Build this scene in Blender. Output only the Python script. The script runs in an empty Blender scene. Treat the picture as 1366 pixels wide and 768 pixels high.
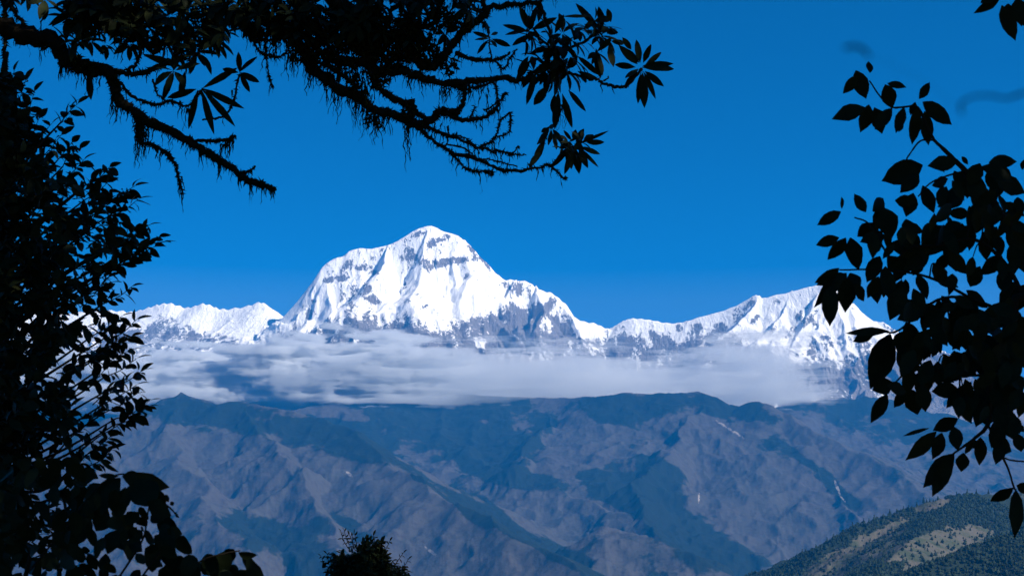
import bpy, math, random
import numpy as np
from mathutils import Vector, Matrix

# ------------------------------------------------------------------ camera, sky, sun, exposure
FPX = 1876.0                       # focal length in pixels of the 1366 wide photograph
PITCH = math.radians(8.0)
EYE = Vector((0.0, 0.0, 1.6))
SUN_AZ, SUN_EL = math.radians(118), math.radians(37)     # azimuth clockwise from the view direction (+Y)
sc = bpy.context.scene
cam_d = bpy.data.cameras.new('camera'); cam = bpy.data.objects.new('camera', cam_d)
sc.collection.objects.link(cam); sc.camera = cam
cam.location = EYE; cam.rotation_euler = (math.pi/2 + PITCH, 0, 0)
cam_d.sensor_width = 36.0; cam_d.lens = 36.0*FPX/1366.0
cam_d.clip_start = 0.05; cam_d.clip_end = 400000.0
cam_d.dof.use_dof = True; cam_d.dof.focus_distance = 14.0; cam_d.dof.aperture_fstop = 13.0

world = bpy.data.worlds.new('World'); sc.world = world; world.use_nodes = True
wn = world.node_tree; bg = wn.nodes['Background']
sky = wn.nodes.new('ShaderNodeTexSky'); sky.sky_type = 'NISHITA'; sky.sun_disc = False
sky.sun_elevation = SUN_EL; sky.sun_rotation = SUN_AZ
sky.altitude = 3000; sky.air_density = 1.0; sky.dust_density = 0.5; sky.ozone_density = 6.0
hs = wn.nodes.new('ShaderNodeHueSaturation'); hs.inputs['Saturation'].default_value = 1.45; hs.inputs['Value'].default_value = 0.8
wn.links.new(sky.outputs[0], hs.inputs['Color']); wn.links.new(hs.outputs[0], bg.inputs[0])
bg.inputs[1].default_value = 0.056
tc = wn.nodes.new('ShaderNodeTexCoord'); sx_ = wn.nodes.new('ShaderNodeSeparateXYZ'); mr = wn.nodes.new('ShaderNodeMapRange')   # clearer, deeper blue higher up
wn.links.new(tc.outputs['Generated'], sx_.inputs[0]); wn.links.new(sx_.outputs[2], mr.inputs[0])
for i_, v_ in enumerate((0.13, 0.36, 1.25, 2.5)): mr.inputs[i_+1].default_value = v_
wn.links.new(mr.outputs[0], hs.inputs['Saturation'])

sun_d = bpy.data.lights.new('sun', 'SUN'); sun = bpy.data.objects.new('sun', sun_d); sc.collection.objects.link(sun)
sun_d.energy = 5.0; sun_d.angle = math.radians(0.5); sun_d.color = (1.0, 0.90, 0.77)
sdir = Vector((math.sin(SUN_AZ)*math.cos(SUN_EL), math.cos(SUN_AZ)*math.cos(SUN_EL), math.sin(SUN_EL)))
sun.rotation_euler = sdir.to_track_quat('Z', 'Y').to_euler()

sc.view_settings.view_transform = 'Standard'; sc.view_settings.look = 'None'
sc.view_settings.gamma = 1.0; sc.view_settings.exposure = 1.05; sc.view_settings.use_curve_mapping = False
sc.render.engine = 'CYCLES'
cy = sc.cycles
cy.use_denoising = True
cy.max_bounces = 6; cy.diffuse_bounces = 2; cy.glossy_bounces = 2; cy.volume_bounces = 6; cy.transparent_max_bounces = 8
cy.volume_step_rate = 1.0; cy.volume_max_steps = 256
cy.sample_clamp_indirect = 4.0

HAZE_DENSITY = 2.9e-5
HAZE_COLOR = (0.01, 0.30, 0.84)

# ------------------------------------------------------------------ helpers
def tag(o, label=None, cat=None, group=None, kind=None):
    if label: o['label'] = label
    if cat: o['category'] = cat
    if group: o['group'] = group
    if kind: o['kind'] = kind
    return o

_s, _c = math.sin(PITCH), math.cos(PITCH)
def P(px, py, d):
    """world point seen at photograph pixel (px, py) at a distance d along +Y"""
    xi = (px-683.0)/FPX; yi = (384.0-py)/FPX
    y = _c - yi*_s; z = _s + yi*_c
    k = d/y
    return Vector((xi*k, d, EYE.z + z*k))

def project(x, y, z):
    z = z-EYE.z
    f = y*_c + z*_s; u = -y*_s + z*_c
    f = np.where(f < 1e-3, 1e-3, f)
    return 683.0 + FPX*x/f, 384.0 - FPX*u/f

_rng = np.random.RandomState(7)
_perm = _rng.permutation(4096).astype(np.int64)
_ang = _rng.rand(4096)*2*np.pi
_gx, _gy = np.cos(_ang), np.sin(_ang)
def perlin(x, y, seed=0):
    xi = np.floor(x).astype(np.int64); yi = np.floor(y).astype(np.int64)
    xf = x-xi; yf = y-yi
    u = xf*xf*xf*(xf*(xf*6-15)+10); v = yf*yf*yf*(yf*(yf*6-15)+10)
    def g(ix, iy, fx, fy):
        h = _perm[(_perm[(ix+seed*131) & 4095] + iy) & 4095]
        return _gx[h]*fx + _gy[h]*fy
    a = g(xi, yi, xf, yf); b = g(xi+1, yi, xf-1, yf)
    c = g(xi, yi+1, xf, yf-1); d = g(xi+1, yi+1, xf-1, yf-1)
    return ((a*(1-u)+b*u)*(1-v) + (c*(1-u)+d*u)*v)*1.5
def fbm(x, y, octv=5, seed=0, gain=0.5, lac=2.03):
    s = 0; a = 1.0; t = 0
    for i in range(octv):
        s = s + a*perlin(x, y, seed+i*7); t += a
        x = x*lac+13.7; y = y*lac-7.3; a *= gain
    return s/t
def ridged(x, y, octv=5, seed=0, gain=0.5, lac=2.07):
    s = 0; a = 1.0; t = 0; w = 1.0
    for i in range(octv):
        n = 1.0-np.abs(perlin(x, y, seed+i*11))*1.6
        n = np.clip(n, 0, 1)**2
        s = s + a*n*w; w = np.clip(n*1.6, 0, 1); t += a
        x = x*lac+5.1; y = y*lac+9.2; a *= gain
    return s/t
def sstep(a, b, x):
    t = np.clip((x-a)/(b-a), 0, 1); return t*t*(3-2*t)

def np_mesh(name, verts, faces, mat=None, smooth=True, parent=None):
    """one mesh object from (n,3) vertices and (m,k) face indices (k fixed) or a list of such arrays"""
    verts = np.asarray(verts, dtype=np.float32)
    fl = faces if isinstance(faces, list) else [faces]
    fl = [np.asarray(f, dtype=np.int32) for f in fl if len(f)]
    me = bpy.data.meshes.new(name)
    me.vertices.add(len(verts)); me.vertices.foreach_set('co', verts.ravel())
    nl = sum(f.size for f in fl); npol = sum(len(f) for f in fl)
    me.loops.add(nl); me.polygons.add(npol)
    me.loops.foreach_set('vertex_index', np.concatenate([f.ravel() for f in fl]))
    tot = np.concatenate([np.full(len(f), f.shape[1], dtype=np.int32) for f in fl])
    st = np.concatenate([[0], np.cumsum(tot)[:-1]]).astype(np.int32)
    me.polygons.foreach_set('loop_start', st)
    try: me.polygons.foreach_set('loop_total', tot)
    except Exception: pass
    me.polygons.foreach_set('use_smooth', np.full(npol, smooth, dtype=bool))
    me.update(calc_edges=True); me.validate()
    if mat: me.materials.append(mat)
    o = bpy.data.objects.new(name, me); sc.collection.objects.link(o)
    if parent: o.parent = parent
    return o

class NT:
    """small node-building helper"""
    def __init__(s, name):
        s.m = bpy.data.materials.new(name); s.m.use_nodes = True
        s.t = s.m.node_tree; s.t.nodes.clear()
        s.out = s.n('OutputMaterial')
    def n(s, typ, **kw):
        nd = s.t.nodes.new('ShaderNode'+typ)
        for k, v in kw.items(): setattr(nd, k, v)
        return nd
    def l(s, a, b): s.t.links.new(a, b)
    def v(s, nd, key, val):
        if hasattr(val, 'is_output') or isinstance(val, bpy.types.NodeSocket): s.l(val, nd.inputs[key])
        else: nd.inputs[key].default_value = val
    def math(s, op, a, b=0.0, c=None, clamp=False):
        nd = s.n('Math', operation=op, use_clamp=clamp); s.v(nd, 0, a); s.v(nd, 1, b)
        if c is not None: s.v(nd, 2, c)
        return nd.outputs[0]
    def noise(s, vec, scale, detail=4, rough=0.5, dist=0.0):
        nd = s.n('TexNoise'); s.v(nd, 'Vector', vec); nd.inputs['Scale'].default_value = scale
        nd.inputs['Detail'].default_value = detail; nd.inputs['Roughness'].default_value = rough
        nd.inputs['Distortion'].default_value = dist
        return nd.outputs['Fac']
    def mapr(s, v, a, b, c=0.0, d=1.0, smooth=True):
        nd = s.n('MapRange', interpolation_type='SMOOTHSTEP' if smooth else 'LINEAR')
        s.v(nd, 0, v)
        for i, q in enumerate((a, b, c, d)): s.v(nd, i+1, q)
        return nd.outputs[0]
    def mix(s, f, a, b):
        nd = s.n('Mix', data_type='RGBA'); s.v(nd, 0, f)
        s.v(nd, 6, a if not isinstance(a, tuple) else (*a, 1.0)); s.v(nd, 7, b if not isinstance(b, tuple) else (*b, 1.0))
        return nd.outputs[2]
    def attr(s, name):
        nd = s.n('Attribute'); nd.attribute_name = name; return nd.outputs['Fac']
    def pos(s):
        return s.n('NewGeometry').outputs['Position']
    def scalev(s, vec, xyz):
        nd = s.n('Mapping'); s.v(nd, 'Vector', vec); nd.inputs['Scale'].default_value = xyz; return nd.outputs[0]
    def principled(s, col, rough=0.8, normal=None, spec=0.3):
        b = s.n('BsdfPrincipled'); s.v(b, 'Base Color', col if not isinstance(col, tuple) else (*col, 1.0))
        s.v(b, 'Roughness', rough); b.inputs['Specular IOR Level'].default_value = spec
        if normal is not None: s.l(normal, b.inputs['Normal'])
        s.l(b.outputs[0], s.out.inputs[0]); return b
    def bump(s, h, strength, dist, normal=None):
        b = s.n('Bump'); s.v(b, 'Height', h); b.inputs['Strength'].default_value = strength; b.inputs['Distance'].default_value = dist
        if normal is not None: s.l(normal, b.inputs['Normal'])
        return b.outputs[0]

# ------------------------------------------------------------------ terrain: ridge lines through photographed crest points
def catmull(pts, per):
    pts = [np.array(p, float) for p in pts]
    pts = [2*pts[0]-pts[1]] + pts + [2*pts[-1]-pts[-2]]
    out = []
    for i in range(1, len(pts)-2):
        p0, p1, p2, p3 = pts[i-1:i+3]
        for k in range(per):
            t = k/per
            out.append(0.5*((2*p1)+(-p0+p2)*t+(2*p0-5*p1+4*p2-p3)*t*t+(-p0+3*p1-3*p2+p3)*t**3))
    out.append(pts[-2]); return np.array(out)

def ridge(pts, d0=None, d1=None):
    """pixel crest points [(px, py, depth)] or [(px, py)] with a depth running from d0 to d1"""
    n = len(pts); w = []
    for i, p in enumerate(pts):
        d = p[2] if len(p) > 2 else d0+(d1-d0)*i/(n-1)
        d *= 1.0 if d > 18000 else 1.3 if d > 6000 else 1.2
        w.append(tuple(P(p[0], p[1], d)))
    return catmull(w, 3) if n >= 20 and pts[0][-1] != 10500 else np.array(w)

SNOW = [
 # west range
 dict(p=ridge([(-260,430),(-100,425),(60,418),(150,413),(172,415),(190,412),(205,407),(218,404),(230,404),(246,409),(258,408),(270,404),(280,406),(290,410),(304,411),(330,407),(346,402),(353,404),(360,411),(370,423),(380,434),(400,450)],24300,22600), s=(0.75,0.35), k='m'),
 # main massif
 dict(p=ridge([(352,470,22300),(372,450),(378,436),(388,421),(398,409),(408,398),(420,387),(428,376),(430,368),(428,360),(434,351),(446,344),(458,341),(466,334),(478,331),(497,330),(512,327),(524,323),(536,316),(548,309),(560,304),(573,301),(584,303),(592,308),(608,313),(618,318),(630,330),(642,343),(654,355),(664,366),(674,372),(684,372),(700,374),(708,377),(716,384),(728,388),(738,391),(748,399),(756,406),(762,416),(768,423),(780,428),(795,431),(806,436),(820,440)] if False else
   [(352,470),(372,450),(378,436),(388,421),(398,409),(408,398),(420,387),(428,376),(430,368),(428,360),(434,351),(446,344),(458,341),(466,334),(478,331),(497,330),(512,327),(524,323),(536,316),(548,309),(560,304),(573,301),(584,303),(592,308),(608,313),(618,318),(630,330),(642,343),(654,355),(664,366),(674,372),(684,372),(700,374),(708,377),(716,384),(728,388),(738,391),(748,399),(756,406),(762,416),(768,423),(780,428),(795,431),(806,436),(820,440)],21800,22400), s=(1.7,0.72), k='m'),
 dict(p=ridge([(430,366,21850),(440,400,21300),(448,430,20900),(452,462,20500),(458,500,20000)]), s=(1.0,0.4), k='m'),
 dict(p=ridge([(520,325,22000),(505,360,21500),(484,400,21000),(470,440,20600),(480,480,20100)]), s=(1.1,0.45), k='m'),
 dict(p=ridge([(573,302,22100),(560,345,21600),(552,390,21100),(548,430,20700),(560,480,20100)]), s=(1.25,0.5), k='m'),
 dict(p=ridge([(618,318,22200),(625,365,21650),(612,410,21100),(618,450,20700),(630,490,20200)]), s=(1.25,0.5), k='m'),
 dict(p=ridge([(684,372,22250),(672,405,21800),(664,440,21300),(668,480,20700)]), s=(1.1,0.5), k='m'),
 dict(p=ridge([(712,380,22300),(724,410,21800),(716,440,21300),(722,480,20700)]), s=(1.1,0.5), k='m'),
 dict(p=ridge([(752,402,22350),(768,430,21900),(786,460,21400)]), s=(1.0,0.5), k='m'),
 # east range and the right hand peak
 dict(p=ridge([(800,440),(812,438),(822,433),(832,427),(843,424),(858,425),(873,427),(888,430),(905,430),(918,427),(935,422),(960,415),(975,410),(990,403),(1003,395),(1010,393),(1018,397),(1030,394),(1045,391),(1058,388),(1075,383),(1090,379),(1100,376),(1110,379),(1122,390),(1136,404),(1150,420),(1162,433),(1172,446),(1185,464),(1202,486),(1225,506),(1300,522),(1366,528),(1500,530),(1650,520)],22500,21000), s=(1.25,0.5), k='m'),
 dict(p=ridge([(1010,393,21900),(992,425,21400),(960,455,20900),(930,490,20400)]), s=(0.95,0.45), k='m'),
 dict(p=ridge([(1060,387,21800),(1040,420,21300),(1010,450,20800),(985,490,20300)]), s=(0.9,0.45), k='m'),
 dict(p=ridge([(1100,376,21700),(1085,415,21200),(1060,455,20600),(1045,500,19900)]), s=(0.95,0.45), k='m'),
 dict(p=ridge([(1136,404,21500),(1125,440,21000),(1110,475,20400),(1100,520,19600),(1120,545,18900)]), s=(1.2,0.5), k='m'),
]
HILL = [
 # far blue slope under the right hand peak
 dict(p=ridge([(1000,548,13300),(1060,534,13500),(1110,531,13600),(1170,528,13700),(1240,545,13500),(1300,560,13300),(1366,570,13200),(1500,560,13200),(1700,560,13200)]), s=(0.5,0.3), k='h'),
 # left massif and its long spur
 dict(p=ridge([(-300,600,10500),(-100,590,10600),(60,575,10700),(150,556,10800),(182,545,10850),(203,536,10900),(222,530,10900),(245,526,10900),(268,530,10850),(286,538,10800),(308,534,10750),(330,535,10700),(352,540,10600),(378,547,10500),(425,557,10300),(470,574,9900),(512,600,9400),(530,625,9000),(575,650,8500),(640,688,7900),(705,722,7400),(770,752,7000),(850,800,6500)]), s=(0.55,0.4), k='h'),
 dict(p=ridge([(245,526,10900),(225,575,10100),(250,620,9300),(300,680,8400),(330,740,7600),(350,820,6800)]), s=(0.6,0.4), k='h'),
 dict(p=ridge([(330,535,10700),(350,580,9900),(400,620,9200),(430,680,8400),(470,740,7700),(500,820,7000)]), s=(0.6,0.4), k='h'),
 dict(p=ridge([(150,556,10800),(130,620,9600),(160,700,8300),(180,800,7000)]), s=(0.55,0.4), k='h'),
 # middle ridge under the cloud
 dict(p=ridge([(330,560,12600),(390,545,12700),(440,537,12800),(480,530,12900),(540,526,13000),(600,525,13000),(680,527,12800),(740,530,12600),(790,528,12400),(830,524,12200)]), s=(0.5,0.35), k='h'),
 dict(p=ridge([(600,525,13000),(590,570,12200),(640,610,11300),(720,640,10500),(790,665,9900),(850,700,9200),(880,740,8600),(900,800,8000)]), s=(0.5,0.4), k='h'),
 dict(p=ridge([(720,529,12700),(735,560,12000),(700,590,11300),(690,620,10700)]), s=(0.6,0.4), k='h'),
 # dark topped dome and its flanks
 dict(p=ridge([(770,548,12100),(800,531,12100),(830,524,12100),(860,523,12100),(900,522,12050),(932,521,12000),(945,524,11900),(960,531,11800),(980,540,11700),(1003,534,11600),(1020,538,11500),(1038,548,11400),(1080,566,11000),(1120,584,10700),(1160,607,10300),(1200,632,9900),(1235,658,9500),(1300,700,9000),(1400,760,8500)]), s=(0.55,0.4), k='h'),
 dict(p=ridge([(932,521,12000),(925,560,11400),(890,600,10700),(850,640,10000),(860,690,9200),(900,740,8500)]), s=(0.65,0.4), k='h'),
 dict(p=ridge([(950,530,11900),(985,580,11200),(1010,640,10300),(1030,700,9500),(1050,760,8800),(1060,820,8200)]), s=(0.6,0.4), k='h'),
 dict(p=ridge([(1038,548,11400),(1070,600,10700),(1110,650,10000),(1150,690,9400),(1190,740,8800)]), s=(0.6,0.4), k='h'),
 # valley spurs low in the middle
 dict(p=ridge([(640,700,8200),(700,745,7600),(760,800,7000)]), s=(0.5,0.4), k='h'),
 dict(p=ridge([(820,700,8300),(900,728,8000),(980,755,7700),(1060,800,7300)]), s=(0.45,0.4), k='h'),
]
NEAR = [
 dict(p=ridge([(1025,805,3900),(1062,768,4000),(1082,750,4050),(1097,729,4100),(1128,709,4150),(1150,698,4200),(1185,686,4250),(1222,673,4300),(1248,664,4300),(1285,659,4350),(1330,657,4400),(1380,655,4400),(1500,650,4400),(1700,630,4500)]), s=(0.60,0.42), k='n'),
 dict(p=ridge([(1285,659,4350),(1240,700,3900),(1190,740,3500),(1150,790,3100)]), s=(0.4,0.38), k='n'),
 dict(p=ridge([(1170,800,2800),(1215,765,2850),(1250,748,2900),(1300,727,2950),(1366,702,3000),(1450,680,3050),(1600,650,3100)]), s=(0.45,0.4), k='n'),
]

def seg_field(X, Y, pts, s0, s1, knee, dmul):
    best = np.full(X.shape, -1e9, dtype=np.float64); bd = np.full(X.shape, 1e9)
    for a, b in zip(pts[:-1], pts[1:]):
        dx, dy = b[0]-a[0], b[1]-a[1]; L2 = dx*dx+dy*dy
        t = np.clip(((X-a[0])*dx+(Y-a[1])*dy)/L2, 0, 1)
        d = np.hypot(X-(a[0]+t*dx), Y-(a[1]+t*dy))
        de = d*dmul
        z = a[2]+t*(b[2]-a[2]) - (s1*de + (s0-s1)*knee*(1-np.exp(-de/knee)))
        m = z > best
        best = np.where(m, z, best); bd = np.minimum(bd, d)
    return best, bd

AZ = np.concatenate([np.linspace(-180,-24,70)[:-1], np.linspace(-24,-21.5,14)[:-1], np.linspace(-21.5,21.5,1080), np.linspace(21.5,24,14)[1:], np.linspace(24,180,70)[1:]])
AZ = np.radians(AZ)
RR = np.concatenate([np.geomspace(0.6,1500,54)[:-1], np.linspace(1500,6200,160)[:-1], np.linspace(6200,8200,30)[:-1],
     np.linspace(8200,17600,330)[:-1], np.linspace(17600,18500,12)[:-1], np.linspace(18500,23200,250)[:-1], np.linspace(23200,26000,30)[:-1], np.geomspace(26000,70000,18)])
A2, R2 = np.meshgrid(AZ, RR)
X = np.sin(A2)*R2; Y = np.cos(A2)*R2
front = np.cos(A2)
def terrain_height(X, Y, R2, front):
    local_z = np.where(R2 < 60, 0, 0) - (0.02+0.25*sstep(-0.3, 0.5, front))*np.maximum(R2-1.2, 0)*sstep(0, 12, R2)
    local_z = np.where(front < 0.3, local_z + sstep(0.3, -0.5, front)*0.22*np.minimum(R2, 70), local_z)
    local_z = local_z + fbm(X/7, Y/7, 4, 3)*0.35*sstep(1.5, 8, R2) + fbm(X/160, Y/160, 4, 5)*25*sstep(60, 600, R2)
    h = np.maximum(local_z, -1500 + fbm(X/3000, Y/3000, 4, 9)*500)
    far = R2 > 900
    w1 = fbm(X/1500, Y/1500, 4, 21); w2 = fbm(X/1500+40, Y/1500-17, 4, 22)
    wx = X+w1*500*sstep(5000, 14000, R2); wy = Y+w2*500*sstep(5000, 14000, R2)
    # mountain grain
    g_fine = ridged(wx/420, wy/900, 6, 31)
    g_big = ridged(wx/1300, wy/2300, 5, 41)
    f_hill = ridged(X/1500+w1*0.5, Y/1700+w2*0.5, 6, 51)
    f_hs = ridged(X/420, Y/420, 5, 61)
    h_wx = fbm(X/700, Y/700, 4, 91)*190; h_wy = fbm(X/700, Y/700, 4, 92)*190
    def eroded(lst, kind, h):
        for ri, r in enumerate(lst):
            na = (0.18 if ri == 0 else 0.4 if ri >= 9 else 0.85) if kind == 'm' else 1.0
            p = r['p']
            kn = {'m': 650.0, 'h': 900.0, 'n': 400.0}[kind]
            sel = (Y > p[:,1].min()-7500) & (Y < p[:,1].max()+7500) & far
            if kind == 'n': sel &= (Y > p[:,1].min()-2500) & (Y < p[:,1].max()+2600)
            xs, ys = X[sel], Y[sel]
            if kind == 'm' and len(p) < 10:
                xs = xs + h_wx[sel]*0.85; ys = ys + h_wy[sel]*0.85
            if kind == 'h':
                xs = xs + h_wx[sel]; ys = ys + h_wy[sel]
            z, d = seg_field(xs, ys, p, r['s'][0], r['s'][1], kn, 1.0)
            if kind == 'm':
                na_ = na*(0.12+0.88*sstep(300, 1300, z))
                a1 = na_*np.minimum(d*0.42, 330); a2 = na_*np.minimum(d*0.38, 520)
                z = z + a1*(g_fine[sel]-0.85) + a2*(g_big[sel]-0.8) + na*0.14*np.minimum(d,500)*(g_fine[sel]-0.7)+na*10*(g_fine[sel]-0.6)
            elif kind == 'h':
                a1 = np.minimum(d*0.13, 100); a2 = np.minimum(d*0.08, 30)
                z = z + a1*(f_hill[sel]-0.7) + a2*(f_hs[sel]-0.6) + (24*(f_hs[sel]-0.5) if len(p) > 8 else 120*(f_hill[sel]-0.5)+36*(f_hs[sel]-0.5))
            else:
                a1 = np.minimum(d*0.2, 60)
                z = z + a1*(f_hs[sel]-0.5) + 6*(f_hs[sel]-0.5)
            h[sel] = np.maximum(h[sel], z)
        return h
    h = eroded(SNOW, 'm', h); h = eroded(HILL, 'h', h); h = eroded(NEAR, 'n', h)
    return h
Z = terrain_height(X, Y, R2, front)

# ---- what covers the ground: rock on the snow peaks, woods, painted cloud shadow and bare slopes on the hills (per vertex amounts)
PX, PY = project(X, Y, Z)
def line(xp, yp): return np.interp(PX, xp, yp)
def blob(cx, cy, rx, ry, rot=0, soft=0.5):
    c, s = math.cos(math.radians(rot)), math.sin(math.radians(rot))
    dx, dy = PX-cx, PY-cy
    u = (dx*c+dy*s)/rx; v = (-dx*s+dy*c)/ry
    return sstep(1+soft, 1-soft, np.sqrt(u*u+v*v))
dZr = np.gradient(Z, axis=0)/np.maximum(np.gradient(R2, axis=0), 1e-3)
dZa = np.gradient(Z, axis=1)/np.maximum(np.gradient(A2, axis=1)*R2, 1e-3)
slope = np.hypot(dZr, dZa)
isM = R2 > 18400
n_a = fbm(PX/9, PY/20, 4, 71); n_b = fbm(X/260, Z/520, 5, 72); n_c = fbm(PX/4, PY/6, 3, 73)
base_line = line([100,160,185,215,240,262,285,300,330,360,380,392,410,430,445,460,480,500,520,545,565,590,615,640,655,675,700,735,760,775,800,815,845,880,905,950,990,1040,1070,1110,1160,1300],
                 [430,425,424,418,424,436,433,436,452,458,440,437,446,436,428,414,405,424,430,421,431,437,431,414,418,405,398,408,425,446,455,440,438,441,440,432,438,478,470,470,470,470])
rock = 0.62*sstep(-10, 22, PY-base_line) + 0.10
rock += 0.42*n_a + 0.6*n_b*sstep(0, 30, PY-base_line+15) + 0.18*(np.clip(slope, 0, 2.2)-1.0)
for b in [(547,342,11,9,15),(572,354,15,8,10),(590,350,12,6,0),(606,348,15,5,-4),(628,345,15,5,-8),(578,323,11,5,-35),(560,312,10,3,-15),(594,318,7,3,-20),
          (444,374,14,5,-4),(460,368,9,8,0),(464,352,9,6,-30),(484,357,14,5,-8),(500,364,8,3,0),(494,392,7,11,-20),(500,402,9,5,30),(472,398,6,14,20),(487,388,6,12,20),
          (540,381,3,6,0),(556,392,4,3,0),(568,391,4,3,0),(579,391,4,4,0),(618,380,4,3,0),(566,408,8,3,-30),(545,402,6,3,0),(630,330,5,10,-35),(648,350,4,12,-38),
          (436,342,8,3,-30),(421,402,6,4,0),(412,420,4,8,0),(672,380,6,4,0),(690,386,9,10,0),(736,404,6,8,20),
          (1068,418,5,16,40),(1078,426,5,14,40),(1055,442,5,14,45),(1086,430,6,6,40),(1030,440,4,12,45),(1008,425,4,10,45),(985,418,8,11,35),(1000,405,5,9,40),
          (960,437,9,8,20),(930,438,7,8,30),(905,438,6,5,0),(1082,462,10,10,40),(1104,455,12,9,30),(1142,455,12,10,30),(1160,470,16,14,0),(1095,505,34,14,0),(1035,404,6,6,40)]:
    rock += 0.42*blob(*b)*(1+0.8*n_c)
for b in [(330,425,60,22,0),(300,415,20,10,0),(610,400,40,22,0),(575,375,30,14,0),(520,370,12,30,0),(450,440,4,9,0),(434,400,14,20,15),(480,420,4,10,0),(498,447,6,7,0),(600,462,12,6,0),(640,455,8,10,0),(786,442,20,9,15),
          (726,440,8,16,0),(1100,400,24,12,30),(1120,430,22,16,35),(1040,420,14,14,40),(960,425,18,4,-25),(1015,410,9,8,40)]:
    rock -= 0.30*blob(*b)
rock += 0.13*blob(560,436,170,30,0)
rock += 0.35*sstep(1165, 1200, PX)
rock = np.clip(rock, 0, 1)
# woods on the hills, cloud shadow on the ridge tops painted in with them
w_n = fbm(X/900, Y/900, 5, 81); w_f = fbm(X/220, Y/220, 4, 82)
forest_and_shadow = 0.38 + 0.45*w_n + 0.35*w_f
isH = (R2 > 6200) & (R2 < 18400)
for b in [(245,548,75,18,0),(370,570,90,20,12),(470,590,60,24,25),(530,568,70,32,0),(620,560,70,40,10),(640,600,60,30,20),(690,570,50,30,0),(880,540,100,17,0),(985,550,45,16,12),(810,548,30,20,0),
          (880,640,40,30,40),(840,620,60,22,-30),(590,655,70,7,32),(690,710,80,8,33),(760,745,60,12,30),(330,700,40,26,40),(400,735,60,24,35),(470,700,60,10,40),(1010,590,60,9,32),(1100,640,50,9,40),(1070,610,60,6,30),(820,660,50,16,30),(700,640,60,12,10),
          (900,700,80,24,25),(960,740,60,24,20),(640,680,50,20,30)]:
    forest_and_shadow += 0.42*blob(*b)
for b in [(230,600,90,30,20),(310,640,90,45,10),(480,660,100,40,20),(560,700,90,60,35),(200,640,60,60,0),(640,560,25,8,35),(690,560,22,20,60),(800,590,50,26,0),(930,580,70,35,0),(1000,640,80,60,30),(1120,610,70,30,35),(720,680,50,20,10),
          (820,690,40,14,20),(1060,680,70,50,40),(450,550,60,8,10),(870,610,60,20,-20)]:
    forest_and_shadow -= 0.40*blob(*b)
forest_and_shadow += 0.26*sstep(16600, 17300, R2)*sstep(1060, 1130, PX)  # evens and darkens the far slope, haze put into its colour
scar = 0*PX
for b in [(466,632,6,2.2,40),(975,573,26,1.8,32),(1117,650,2.0,11,-20),(1124,665,7,1.5,45),(575,735,12,2.2,38),(932,665,1.4,9,4)]:
    scar = np.maximum(scar, blob(*b))
isN = (R2 > 900) & (R2 <= 6200)
forN = 0.75 + 0.30*w_n + 0.5*fbm(X/90, Y/90, 4, 84)
for b in [(1242,672,22,8,-8),(1230,728,70,14,-14),(1290,722,30,9,-20),(1185,712,26,10,-20),(1120,752,50,18,-30),(1240,748,40,8,-20)]:
    forN -= 0.75*blob(*b)
second = (R2 < 4080) & isN
forN = np.where(second, 1.0, forN)
forest_and_shadow = np.where(isN, forN, forest_and_shadow)
forest_and_shadow = np.where(R2 <= 900, 0.8, forest_and_shadow)
forest_and_shadow = np.clip(forest_and_shadow, 0, 1)

def grid_part(name, r0, r1, mat, attrs):
    rows = np.where((RR >= r0-1e-6) & (RR <= r1+1e-6))[0]
    a, b = rows[0], rows[-1]
    nA = len(AZ)-1                                   # -180 and 180 coincide
    V = np.stack([X[a:b+1,:nA], Y[a:b+1,:nA], Z[a:b+1,:nA]], -1).reshape(-1,3)
    nr = b-a+1
    i = np.arange(nr-1)[:,None]*nA; j = np.arange(nA)[None,:]; j2 = (j+1) % nA
    F = np.stack([i+j, i+j2, i+nA+j2, i+nA+j], -1).reshape(-1,4)[:, ::-1]
    extra = []
    if a == 0:
        extra = [np.arange(nA)[None,:]]
    o = np_mesh(name, V, [F]+[e[:, ::-1] for e in extra], mat)
    for k, arr in attrs.items():
        at = o.data.attributes.new(k, 'FLOAT', 'POINT')
        at.data.foreach_set('value', arr[a:b+1,:nA].astype(np.float32).ravel())
    return o

# snow and rock
n = NT('snow_and_rock'); p = n.pos()
pr = n.scalev(p, (0.012, 0.006, 0.006))
f1 = n.noise(pr, 1.0, 8, 0.68, 0.4)
f2 = n.noise(n.scalev(p, (0.05, 0.03, 0.022)), 1.0, 5, 0.6)
rk = n.math('ADD', n.attr('rock'), n.math('MULTIPLY', n.math('SUBTRACT', f1, 0.5), 1.7))
rk = n.math('ADD', rk, n.math('MULTIPLY', n.math('SUBTRACT', f2, 0.5), 1.3))
msk = n.mapr(rk, 0.49, 0.58)
rc = n.mix(f2, (0.10, 0.095, 0.105), (0.24, 0.225, 0.23))
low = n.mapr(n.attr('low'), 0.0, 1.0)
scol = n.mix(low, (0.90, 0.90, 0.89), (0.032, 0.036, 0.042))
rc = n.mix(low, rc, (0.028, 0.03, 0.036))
col = n.mix(msk, scol, rc)
fl = n.noise(n.scalev(p, (0.016, 0.010, 0.0028)), 1.0, 5, 0.6, 0.8)
bh = n.math('ADD', n.math('MULTIPLY', f1, 75.0), n.math('MULTIPLY', f2, 17.0))
bh = n.math('ADD', bh, n.math('MULTIPLY', fl, 38.0))
bh = n.math('MULTIPLY', bh, n.mapr(msk, 0.0, 1.0, 0.7, 1.6))
n.principled(col, 0.85, n.bump(bh, 0.75, 1.0), 0.15); M_snow = n.m

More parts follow.
